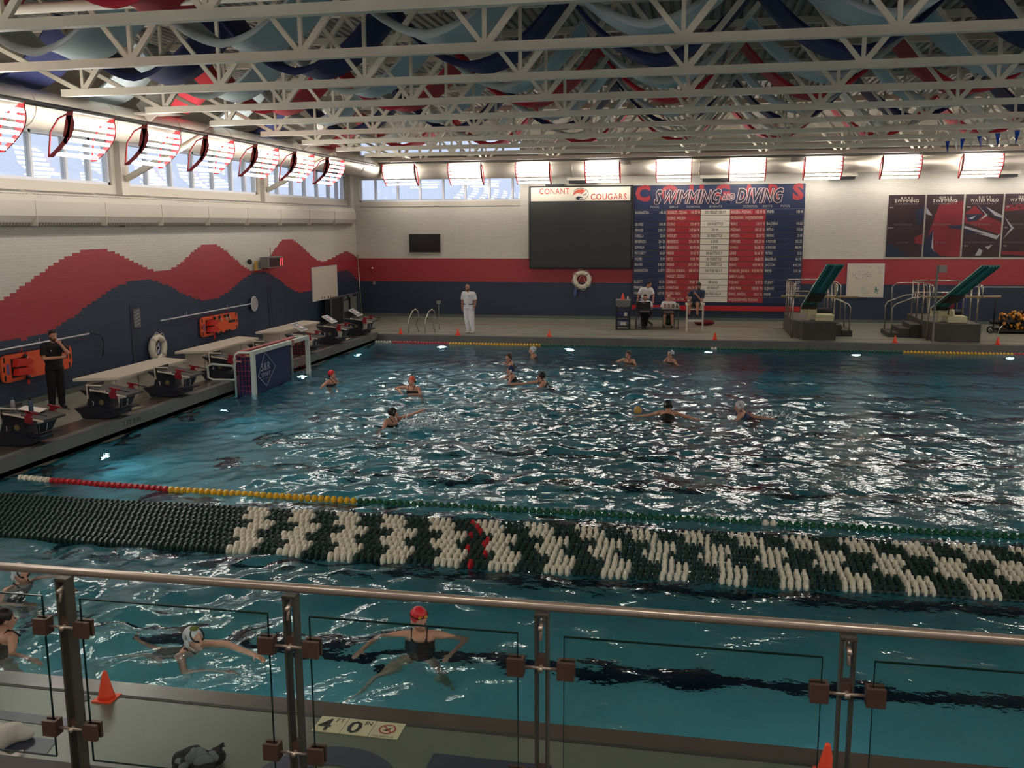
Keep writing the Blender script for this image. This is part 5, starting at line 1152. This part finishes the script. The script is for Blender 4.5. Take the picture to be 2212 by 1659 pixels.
# ================================================================ DIVING STANDS
m_cnc=mat('dark_grey_stand',C(74,70,64),.75,noise=.1,nscale=4); m_teal=mat('teal_board',C(60,136,126),.6); m_teal2=mat('teal_board_light',C(84,164,162),.6); m_cr=mat('cream_metal',C(200,190,150),.5); m_wood=mat('pale_wood_bar',C(176,150,112),.6)
def diving(x0,x1,lab,side,tipY,bx,pxl):
    t=thing('diving_stand','dark concrete diving stand with raised teal board and steel rails, '+lab,'diving board',(0,0,0))
    yf=33.35; h=.60
    b=B(); b.prism([(x0+.32,yf),(x1,yf),(x1,yf+3.6),(x0,yf+3.6),(x0,yf+1.0)],0,h,'z'); b.obj('platform',m_cnc,t)
    b=B(); b.prism([(x0+.34,yf+.02),(x1-.02,yf+.02),(x1-.02,yf+3.58),(x0+.02,yf+3.58),(x0+.02,yf+1.02)],h,h+.012,'z'); b.obj('non_slip_top',mat('stand_top_grey',C(104,98,92),.8),t)
    steps=[]
    sx=x1 if side>0 else x0
    n_=2 if side>0 else 3
    for k in range(n_):
        zz=h*(n_-k)/(n_+1); b=B(); a,c=sorted((sx+side*(.02+.36*k),sx+side*(.36*(k+1)))); b.box(a,c,yf+1.2,yf+2.6,0,zz); b.obj('step',m_cnc,t)
    # board underside: long tilted plank from base to raised tip over water
    p0=Vector((bx,33.85,1.12)); p1=Vector((bx+pxl,tipY,2.72)); d=(p1-p0); L=d.length; d.normalize(); lat=Vector((1,0,0)); lat=(lat-d*lat.dot(d)).normalized(); nrm=lat.cross(d)
    if nrm.z<0: nrm=-nrm
    M=Matrix((lat,d,nrm)).transposed(); c=(p0+p1)/2
    b=B(); b.obox(c,(.50,L,.035),M); bd=b.obj('diving_board',m_teal,t)
    for o_ in (-.20,-.13,.13,.20,-.06,.06):
        b=B(); b.obox(c+M@Vector((o_,0,-.035)),(.022,L,.04),M); b.obj('board_rib',m_teal,bd)
    b=B(); b.obox(c+M@Vector((0,0,-.02)),(.10,L,.012),M); b.obj('center_strip',m_teal2,bd)
    b=B(); b.obox(c+M@Vector((-.255,0,0)),(.012,L,.045),M); b.obj('pale_edge',mat('pale_teal_edge',C(150,190,176),.5),bd)
    b=B(); b.obox(p0+d*L*.28+M@Vector((.0,0,-.075)),(.5,.9,.05),M); b.obj('dark_pad',m_black,bd)
    b=B(); b.obox(p0+d*.1+M@Vector((0,0,-.075)),(.5,.35,.05),M); b.obj('hinge_pad',m_black,bd)
    b=B(); b.box(bx-.24,bx+.28,yf+.55,yf+.75,h+.22,h+.50); b.box(bx-.02,bx+.06,yf+.50,yf+.62,h+.01,h+.48); b.obj('hinge_bracket',m_cr,t)
    if side<0: b=B(); b.tube([(bx+.35,yf+.5,h+.25),(bx+.44,yf+.5,h+.25)],.21,18); b.obj('fulcrum_wheel',m_cr,t,True)
    b=B(); b.add([(bx+.22,yf+.2,h+.03),(bx+.80,yf+.2,h+.03),(bx+.82,yf+.2,h+.23),(bx+.20,yf+.2,h+.23),(bx+.22,yf+.9,h+.03),(bx+.80,yf+.9,h+.03),(bx+.82,yf+.9,h+.23),(bx+.20,yf+.9,h+.23)],[(0,1,2,3),(7,6,5,4),(3,2,6,7),(0,3,7,4),(1,5,6,2),(0,4,5,1)]); b.obj('fulcrum_box',m_cr,t)
    b=B(); b.tube([(bx+.16,yf+1.1,h+.30),(bx+.84,yf+1.1,h+.30)],.10,12); b.obj('fulcrum_roller',m_black,t,True)
    # rails both sides: top rail with bent front end, posts
    for X in (x0+.02,x1-.03):
        z1=1.86
        b=B(); b.tube([(X,yf+.1,z1-.42),(X+.0,yf+.02,z1-.34),(X,yf+.0,z1-.1),(X,yf+.08,z1+.0),(X,yf+.2,z1+.02),(X,yf+3.0,z1+.02)],.028,8); b.obj('top_rail',m_chrome,t,True)
        b=B(); b.tube([(X,yf+.1,z1-.42),(X,yf+3.0,z1-.42)],.022,8); b.obj('mid_rail',m_chrome,t,True)
        for yy in (yf+.45,yf+1.3,yf+2.2,yf+3.0):
            b=B(); b.cyl((X,yy,h if (yy>yf+1 or X>x0+.3) else 0),(X,yy,z1),.026,8); b.obj('rail_post',m_chrome,t,True)
    b=B(); b.tube([(x0+.02,yf+3.0,1.88),(x1-.03,yf+3.0,1.88)],.026,8); b.obj('rear_rail',m_chrome,t,True)
    b=B(); b.tube([(x0+.02,yf+3.0,1.45),(x1-.03,yf+3.0,1.45)],.022,8); b.obj('rear_rail',m_chrome,t,True)
    for yy in (yf+1.25,yf+2.5):
        b=B(); X=sx+side*.36*n_-side*.1; b.tube([(X,yy,.05),(X,yy,1.02),(X-side*.07,yy,1.13),(X-side*.62,yy,1.36),(sx,yy,1.42),(sx,yy,1.1)],.026,8); b.obj('stair_rail',m_chrome,t,True)
    b=B(); b.tube([(2.9 if side>0 else 7.55,yf+.38,1.46),(5.45 if side>0 else 9.95,yf+.38,1.46+(.0 if side>0 else .05))],.035,8); o=b.obj('wooden_bar',m_wood,smooth=True); tag(o,'long pale wooden bar lying across the rails of the '+('left' if side>0 else 'right')+' diving stand','pole')
diving(3.30,4.72,'the left one',1,29.5,3.85,.22)
diving(7.72,9.30,'the right one',-1,29.0,8.10,.14)
t=thing('tall_post','tall thin grey post with small box on top beside the right diving stand','post',(7.78,33.15,0)); b=B(); b.cyl((0,0,0),(0,0,2.55),.035); b.obj('shaft',mat('grey_post',C(128,122,116),.5),t); b=B(); b.box(.03,.28,-.05,.05,2.32,2.55); b.obj('box_head',MATS['grey_box'],t)
t=thing('hanging_bag','red bag hanging on the rear rail of the right diving stand','bag',(8.95,36.5,1.0)); b=B(); b.ell((0,0,0),(.28,.07,.45),10,8); b.obj('bag_body',mat('red_bag',C(120,24,34),.8,bump=.5,bscale=12),t,True)
t=thing('hanging_bag','blue bag hanging on the rear rail of the right diving stand','bag',(9.45,36.6,1.15)); b=B(); b.ell((0,0,0),(.20,.07,.48),10,8); b.obj('bag_body',mat('blue_bag_d',C(44,54,100),.8,bump=.5,bscale=12),t,True)
# rope reel and wheeled cart at the right
t=thing('lane_rope_reel','low reel wound with yellow and black lane floats at the right edge','rope reel',(12.4,36.6,0))
b=B(); b.tube([(-1.9,0,.38),(1.9,0,.38)],.08,8); b.obj('axle',m_dark,t)
b=B()
for i in range(430):
    a=rng.uniform(0,2*PI); x=rng.uniform(-1.55,1.5); r_=.28+rng.normal(0,.05)+.05*math.sin(x*5); p=Vector((x,r_*math.cos(a),.42+r_*math.sin(a)*.85)); b.k=int(rng.random()<.35)
    b.tube([p-Vector((.03,.0,0)),p+Vector((.03,.01,.01))],[.065,.065],7)
b.obj('wound_floats',[mat('amber_float',C(210,140,34),.4),m_black],t,kind='stuff')
for x in (-1.75,1.75):
    b=B(); b.tube([(x,-.45,.0),(x+.1,-.35,.2),(x+.35,-.1,.38),(x+.35,.1,.38),(x+.1,.35,.2),(x,.45,0)],.025,8); b.obj('leg_frame',m_chrome,t,True)
b=B(); b.box(-1.7,1.7,-.5,.5,.08,.12); b.obj('base_frame',m_dark,t)
t=thing('hand_cart','black upright hand cart with spoked wheel left of the rope reel','cart',(10.45,36.3,0))
b=B(); b.tube([(.1,.1,.12),(.14,.1,1.5)],.025,8); b.obj('upright',m_black,t,True); b=B(); b.torus((0,0,.13),.105,.028,20,8); b.cyl((0,-.02,.13),(0,.02,.13),.035,10,1); b.obj('wheel',[m_black,MATS['grey_box']],t,True)
b=B(); b.box(.1,1.0,.05,.1,.1,.13); b.obj('toe_plate',m_dark,t)
# pennants
t=thing('pennant_line','string of blue and white pennants hanging near the far right lamps','flag string',(0,0,0))
pts=[(6.9+.0*i, 29.0,6.3) for i in range(2)]
b=B(); b.tube([(6.35,27.0,6.05),(6.9,22.5,5.93)],.006,5); b.obj('string',m_white,t)
for i in range(10):
    f=i/9; x=6.35+.55*f+0*i; y=27-4.5*f; z=6.05-.12*f
    b=B(); w=.065; c=.05*math.sin(i*2.1); b.add([(x-w*.5,y+w,z),(x+w*.9,y-w*.3,z),(x+.03+c,y,z-.32),(x+.3*w,y+.05,z-.1)],[(0,1,3),(1,2,3),(2,0,3)]); b.obj('pennant',[mat('blue_foil',C(40,84,186),.25),mat('silver_foil',C(226,218,206),.25)][i%2],t)
# ================================================================ SCORING TABLE
t=thing('tool_cart','dark two-shelf cart with grey bin on top at the left of the scoring table','cart',(-2.70,35.75,0))
for x,y in ((-.24,-.2),(.24,-.2),(-.24,.2),(.24,.2)): b=B(); b.box(x-.02,x+.02,y-.02,y+.02,.07,.9); b.obj('leg',m_dark,t); b=B(); b.tube([(x-.015,y,.035),(x+.015,y,.035)],.035,10); b.obj('caster',m_black,t)
for z in (.10,.45,.80): b=B(); b.box(-.27,.27,-.23,.23,z,z+.05); b.obj('shelf',m_dark,t)
t=thing('storage_bin','grey lidded bin on top of the dark cart','bin',(-2.70,35.75,.851)); b=B(); b.prism([(-.24,0),(.24,0),(.26,.24),(-.26,.24)],-.19,.19,'y'); b.obj('bin_body',mat('grey_bin',C(110,112,112),.6),t); b=B(); b.box(-.27,.27,-.20,.20,.24,.28); b.obj('lid',mat('grey_bin_lid',C(134,134,132),.6),t)
t=thing('storage_bin','blue box with white label on the middle shelf of the cart','bin',(-2.70,35.75,.501)); b=B(); b.box(-.2,.18,-.18,.18,0,.16); b.obj('bin_body',mat('blue_bin',C(36,44,96),.5),t); b=B(); b.box(.05,.17,-.185,-.18,.02,.15); b.obj('label_card',m_offw,t)
t=thing('storage_bin','clear tub with blue lid on the bottom shelf of the cart','bin',(-2.70,35.75,.151)); b=B(); b.box(-.2,.18,-.18,.18,0,.18); b.obj('bin_body',mat('clear_tub',C(112,118,134),.4),t); b=B(); b.box(-.22,.20,-.19,.19,.18,.22); b.obj('lid',mat('blue_bin',(0,0,0,1)),t); b=B(); b.box(-.08,.12,-.186,-.18,.03,.14); b.obj('label_card',m_offw,t)
cone((-2.72,35.7,1.132),'small orange cone standing on the grey bin of the cart')
t=thing('small_bottle','small pale bottle beside the cone on the grey bin','bottle',(-2.53,35.72,1.132)); b=B(); b.tube([(0,0,0),(0,0,.08),(0,0,.13)],[.03,.028,.01],8); b.obj('body',m_white,t,True)
t=thing('folding_table','dark folding table in front of the seated officials','table',(-1.45,36.15,0))
b=B(); b.box(-.86,.90,-.28,.28,.70,.74); b.obj('tabletop',mat('dark_table',C(36,34,36),.5),t)
for x in (-.78,.82):
    for y in (-.22,.22): b=B(); b.cyl((x,y,0),(x,y,.70),.018,8); b.obj('leg',m_rk,t)
t=thing('laptop_case','open black equipment case standing on the table','case',(-1.95,36.05,.741)); b=B(); b.box(-.27,.27,-.15,.15,0,.07); b.obj('case_base',m_black,t); b=B(); b.box(-.27,.27,-.16,-.12,.0,.30); b.obj('case_lid',mat('case_black',C(24,24,26),.5),t); b=B(); text(b,'Colorado',lambda u,v:(u,-.163,.24+v),.025,align='c'); b.obj('lettering',m_offw,t)
t=thing('score_cards','white flip score cards reading 03 in red and 06 in black','scoreboard',(-.92,35.98,.741))
for k in range(4):
    b=B(); x=-.29+.145*k+(.02 if k>1 else 0); b.box(x,x+.135,-.01,.01,.02,.24); b.obj('card',m_offw,t)
    b=B(); text(b,'0306'[k],lambda u,v:(x+.067+u,-.012,.05+v),.16,align='c',sx=.8,bold=.03); b.obj('digit',m_red if k<2 else m_black,t)
b=B(); b.box(-.31,.33,.0,.03,0,.025); b.obj('stand',m_dark,t)
t=thing('water_bottle','small white bottle with red cap right of the score cards','bottle',(-.62,36.1,.741)); b=B(); b.tube([(0,0,0),(0,0,.12),(0,0,.16)],[.03,.03,.012],8); b.obj('body',m_white,t,True); b=B(); b.cyl((0,0,.16),(0,0,.185),.015,8); b.obj('cap',m_red,t)
t=thing('cloth_heap','crumpled blue cloth on the table between the two seated officials','cloth',(-1.45,36.0,.75)); b=B(); b.ell((0,0,.02),(.17,.1,.05),12,8); b.ell((.08,.02,.03),(.1,.08,.05),10,8); b.obj('cloth',mat('blue_cloth',C(60,70,110),.9,bump=1,bscale=14),t,True)
t=thing('soda_can','small red and blue can at the left end of the table','can',(-2.16,36.0,.741)); b=B(); b.cyl((0,0,0),(0,0,.12),.033,10); b.obj('body',m_red,t,True)
t=thing('paper_cup','white cup at the left end of the table','cup',(-2.20,36.18,.741)); b=B(); b.cyl((0,0,0),(0,0,.14),.03,10,r2=.042); b.obj('body',m_white,t,True)
t=thing('office_chair','dark low chair under the man with glasses','chair',(-1.93,36.85,0)); b=B(); b.box(-.24,.24,-.22,.22,.36,.41); b.obj('seat',m_dark,t); b=B(); b.box(-.24,.24,.2,.24,.42,.85); b.obj('backrest',m_dark,t)
for x,y in ((-.3,-.25),(.3,-.25),(-.3,.25),(.3,.25)): b=B(); b.bar((0,0,.3),(x,y,.05),.03,.03); b.obj('leg',m_dark,t)
t=thing('folding_chair','dark folding chair under the bald seated man','chair',(-1.02,36.85,0)); b=B(); b.box(-.22,.22,-.2,.2,.36,.40); b.obj('seat',m_dark,t); b=B(); b.box(-.22,.22,.2,.23,.6,.85); b.obj('backrest',m_dark,t)
for x in (-.22,.22):
    for y in (-.2,.22): b=B(); b.cyl((x,y,0),(x,y,.85 if y>0 else .38),.012,6); b.obj('leg',m_rk,t)
t=thing('bag_pile','white plastic bag on the floor under the left end of the table','bag',(-2.05,36.35,0)); b=B(); b.ell((0,0,.17),(.16,.12,.20),10,8); b.ell((.02,0,.38),(.08,.07,.12),8,6); o=b.obj('bag_body',mat('white_bag',C(200,198,200),.7,bump=1,bscale=10),t,True)
t=thing('backpack','black and green backpack on the floor behind the table','backpack',(-1.02,37.35,0)); b=B(); b.ell((0,0,.19),(.19,.12,.2),12,8); b.obj('pack_body',m_black,t,True)
for x in (-.11,.0,.11): b=B(); b.ell((x,-.12,.2),(.025,.02,.14),8,6); b.obj('green_panel',mat('green_panel',C(70,120,60),.7),t,True)
t=thing('duffel_bag','dark red bag lying on the floor behind the lifeguard chair','bag',(.35,37.6,0)); b=B(); b.ell((0,0,.11),(.40,.16,.12),14,8); b.obj('bag_body',mat('maroon_bag',C(110,22,34),.8,bump=.5,bscale=10),t,True)
# lifeguard chair
t=thing('lifeguard_chair','tall white wooden chair holding the man in blue','chair',(-.02,35.6,0)); m_lc=mat('chair_white',C(222,212,196),.5)
for x in (-.29,.29):
    for y,h in ((-.28,1.28 if False else .98),(.30,1.0)): b=B(); b.box(x-.03,x+.03,y-.03,y+.03,0,h); b.obj('leg',m_lc,t)
    b=B(); b.box(x-.07,x+.07,-.36,.34,1.20 if False else .985,1.02); b.obj('armrest',m_lc,t)
b=B(); b.box(-.29,.29,-.30,-.27,.36,.45); b.obj('footrest',m_lc,t)
b=B(); b.box(-.26,.26,-.26,.26,.80,.84); b.obj('seat',m_lc,t)
for k in range(5): x=-.22+.11*k; b=B(); b.bar((x,.27,.82),(x*1.15,.42,1.42-.04*abs(k-2)),.095,.02,up=(0,1,0)); b.obj('back_slat',m_lc,t)
# ================================================================ NEAR DECK MARKS
fl=bpy.data.objects['floor_1']
m_sgnw=mat('cream_depth_tile',C(206,196,160),.5)
b=B(); 
for x0,x1 in ((-2.88,-2.66),(-2.655,-2.43),(-2.425,-2.19)): b.add([(x0,6.46,.004),(x1,6.46,.004),(x1,6.66,.004),(x0,6.66,.004)],[(0,1,2,3)])
b=B()
for i,(x0,x1) in enumerate(((-2.90,-2.67),(-2.665,-2.435),(-2.43,-2.19))):
    b=B(); b.box(x0,x1,6.43,6.66,-.002,.006); b.obj('depth_tile',m_sgnw,fl)
fp=lambda x0,y0:(lambda u,v:(x0+u,y0+v,.0075))
b=B(); text(b,'4',fp(-2.88,6.455),.17,bold=True,sx=.9); text(b,'FT',fp(-2.755,6.585),.055,bold=False,sx=.8); text(b,'0',fp(-2.635,6.455),.17,bold=True,sx=1.0); text(b,'IN',fp(-2.51,6.585),.055,sx=.8); text(b,'NO DIVING',fp(-2.40,6.438),.02,w=.17,sx=1)
o_=[(-2.31+.07*math.cos(2*PI*i/24),6.555+.07*math.sin(2*PI*i/24)) for i in range(24)]; i_=[(-2.31+.057*math.cos(2*PI*i/24),6.555+.057*math.sin(2*PI*i/24)) for i in range(24)]
b.add([(x,y,.008) for x,y in o_+i_],[(i,(i+1)%24,24+(i+1)%24,24+i) for i in range(24)],1); b.add([(-2.36,6.60,.0082),(-2.35,6.61,.0082),(-2.26,6.51,.0082),(-2.27,6.50,.0082)],[(0,1,2,3)],1)
b.add([(-2.34,6.53,.0078),(-2.29,6.57,.0078),(-2.28,6.56,.0078),(-2.31,6.525,.0078)],[(0,1,2,3)],0); b.add([(-2.31,6.56,.0078),(-2.27,6.585,.0078),(-2.268,6.578,.0078)],[(0,1,2)],0)
o=b.obj('depth_marking',[m_black,m_red],fl)
m_np=mat('navy_floor_paint',C(50,54,74),.35,noise=.12,nscale=5)
b=B()
def ringp(cx,cy,ro,ri,so=1.,si=1.):
    n=40; O=[(cx+ro*math.cos(2*PI*i/n)*so,cy+ro*math.sin(2*PI*i/n),.004) for i in range(n)]; I=[(cx+ri*math.cos(2*PI*i/n)*si,cy+ri*math.sin(2*PI*i/n),.004) for i in range(n)]
    b.add(O+I,[(i,(i+1)%n,n+(i+1)%n,n+i) for i in range(n)])
ringp(-2.53,5.74,.52,.27,1.05,1.0)
b.add([(-1.86,6.30,.004),(-.95,6.30,.004),(-.95,6.06,.004),(-1.86,6.06,.004)],[(0,1,2,3)]); b.add([(-1.86,6.06,.004),(-1.6,6.06,.004),(-1.6,5.0,.004),(-1.86,5.0,.004)],[(0,1,2,3)])
b.add([(-6.8,6.30,.004),(-4.86,6.24,.004),(-4.86,6.12,.004),(-6.8,6.16,.004)],[(0,1,2,3)]); b.add([(-6.8,5.98,.004),(-4.80,5.94,.004),(-4.75,5.74,.004),(-6.8,5.74,.004)],[(0,1,2,3)]); b.add([(-6.8,6.16,.004),(-6.5,6.16,.004),(-6.5,5.98,.004),(-6.8,5.98,.004)],[(0,1,2,3)])
b.obj('painted_letters',m_np,fl)
b=B(); b.tube([(-5.01,6.56,.0),(-5.01,6.56,.006)],.055,16); o=b.obj('deck_drain_cap',m_dark,fl)
b=B(); b.box(XW,XE,YN-.26,YN-.22,-.01,.003); b.obj('coping_joint',mat('dark_joint',C(48,44,38),.6),fl)
# bags below the railing
def lumpy(b,c,r,n,seed,flat=1.):
    g=np.random.default_rng(seed)
    for i in range(n):
        x,y=g.normal(0,.5),g.normal(0,.45); f=max(.25,1-.5*(x*x+y*y)); q=g.uniform(.45,.8)
        b.ell((c[0]+x*r[0],c[1]+y*r[1],max(.0,c[2]+r[2]*f*.5)),(r[0]*q*.8,r[1]*q*.7,r[2]*f*.7),10,7,M=Matrix.Rotation(g.uniform(0,3),3,'Z')@Matrix.Rotation(g.uniform(-.6,.6),3,'X'))
t=thing('towel','crumpled white towel on the near deck at the bottom left','towel',(-5.18,5.78,0)); b=B(); lumpy(b,(0,0,.0),(.24,.15,.14),14,3); remesh(b.obj('towel_cloth',mat('white_towel',C(216,204,194),.95,bump=1,bscale=9),t,True),.02,3)
b=B(); b.box(-.12,-.08,-.12,-.11,.09,.13); b.obj('tag_mark',m_black,t)
t=thing('gear_bag','black bag with grey cloth on the near deck below the railing','bag',(-3.52,5.82,0)); b=B(); lumpy(b,(0,0,.0),(.19,.14,.12),12,5); b.tube([(.05,.1,.08),(.16,.08,.16),(.2,0,.08)],.015,6); remesh(b.obj('bag_body',mat('black_bag',C(24,24,28),.8,bump=1,bscale=12),t,True),.02,3); b=B(); lumpy(b,(0,-.04,.05),(.12,.09,.10),9,8); b.obj('grey_cloth',mat('grey_cloth',C(118,122,128),.9,bump=1,bscale=12),t,True)
# ================================================================ RAILING
m_br=mat('brushed_bronze_rail',C(186,168,152),.28,.6); m_brd=mat('dark_bronze_plate',C(96,90,80),.45,.5); m_clamp=mat('bronze_clamp',C(110,82,70),.45,.5)
YR=4.3; SZ=.93; RZ=2.105
t=thing('guard_rail','bronze metal handrail with glass panels at the front of the stand','railing',(0,YR,0))
b=B(); b.tube([(-7,.0,RZ),(6,0,RZ)],.024,14); b.obj('handrail',m_br,t,True)
posts=[-4.66,-3.34,-2.02,-.70,.735,2.1]
m_pg=bpy.data.materials.new('railing_glass'); m_pg.use_nodes=True; n=m_pg.node_tree; n.nodes.clear()
o_=n.nodes.new('ShaderNodeOutputMaterial'); t_=n.nodes.new('ShaderNodeBsdfTransparent'); g_=n.nodes.new('ShaderNodeBsdfGlossy'); x_=n.nodes.new('ShaderNodeMixShader'); t_.inputs[0].default_value=(.88,.94,.90,1); x_.inputs[0].default_value=.035; g_.inputs['Roughness'].default_value=.02
n.links.new(t_.outputs[0],x_.inputs[1]); n.links.new(g_.outputs[0],x_.inputs[2]); n.links.new(x_.outputs[0],o_.inputs[0])
m_ge=mat('green_glass_edge',C(14,40,36),.15)
for x in posts:
    p_=bpy.data.objects.new('post',None); COL.objects.link(p_); p_.parent=t; p_.location=(x,0,0)
    for s in (-.027,.027): b=B(); b.box(s-.006,s+.006,-.035,.035,SZ,RZ-.045); b.obj('post_plate',m_brd,p_)
    b=B(); b.box(-.035,.035,-.035,.035,RZ-.05,RZ-.035); b.obj('saddle',m_brd,p_)
    b=B(); b.tube([(0,-.06,RZ-.10),(0,.03,RZ-.08)],.012,8); b.tube([(0,-.03,RZ-.10),(.0,-.05,RZ-.16)],.009,6); b.obj('rail_pin',m_br,p_,True)
    for z in (1.80,1.20):
        b=B(); b.box(-.022,.022,-.03,.03,z-.005,z+.045); b.obj('spacer',m_clamp,p_)
        b=B(); b.tube([(0,-.065,z-.005),(0,.0,z+.0)],.013,10); b.tube([(-.08,-.045,z),(.08,-.045,z)],.008,8); b.obj('clamp_bolt',m_br,p_,True)
        for s in (-1,1):
            b=B(); b.box(s*.125-.042,s*.125+.042,-.072,-.050,z-.045,z+.045); b.box(s*.125-.042,s*.125+.042,-.028,-.008,z-.045,z+.045); b.box(*(sorted((s*.125-s*.042,s*.125-s*.028))),-.050,-.028,z-.045,z+.045); b.obj('glass_clamp',m_clamp,p_)
for a,c in zip(posts[:-1],posts[1:]):
    x0,x1=a+.115,c-.115; g=bpy.data.objects.new('glass_panel',None); COL.objects.link(g); g.parent=t
    b=B(); b.add([(x0,-.039,1.02),(x1,-.039,1.02),(x1,-.039,1.97),(x0,-.039,1.97)],[(0,1,2,3)]); b.obj('glass_sheet',m_pg,g)
    for (p,q,e,f) in ((x0,x1,1.967,1.973),(x0,x1,1.017,1.021),(x0-.002,x0+.002,1.02,1.97),(x1-.002,x1+.002,1.02,1.97)): b=B(); b.box(p,q,-.045,-.033,e,f); b.obj('glass_edge',m_ge,g)
bpy.data.objects.remove(_fo)
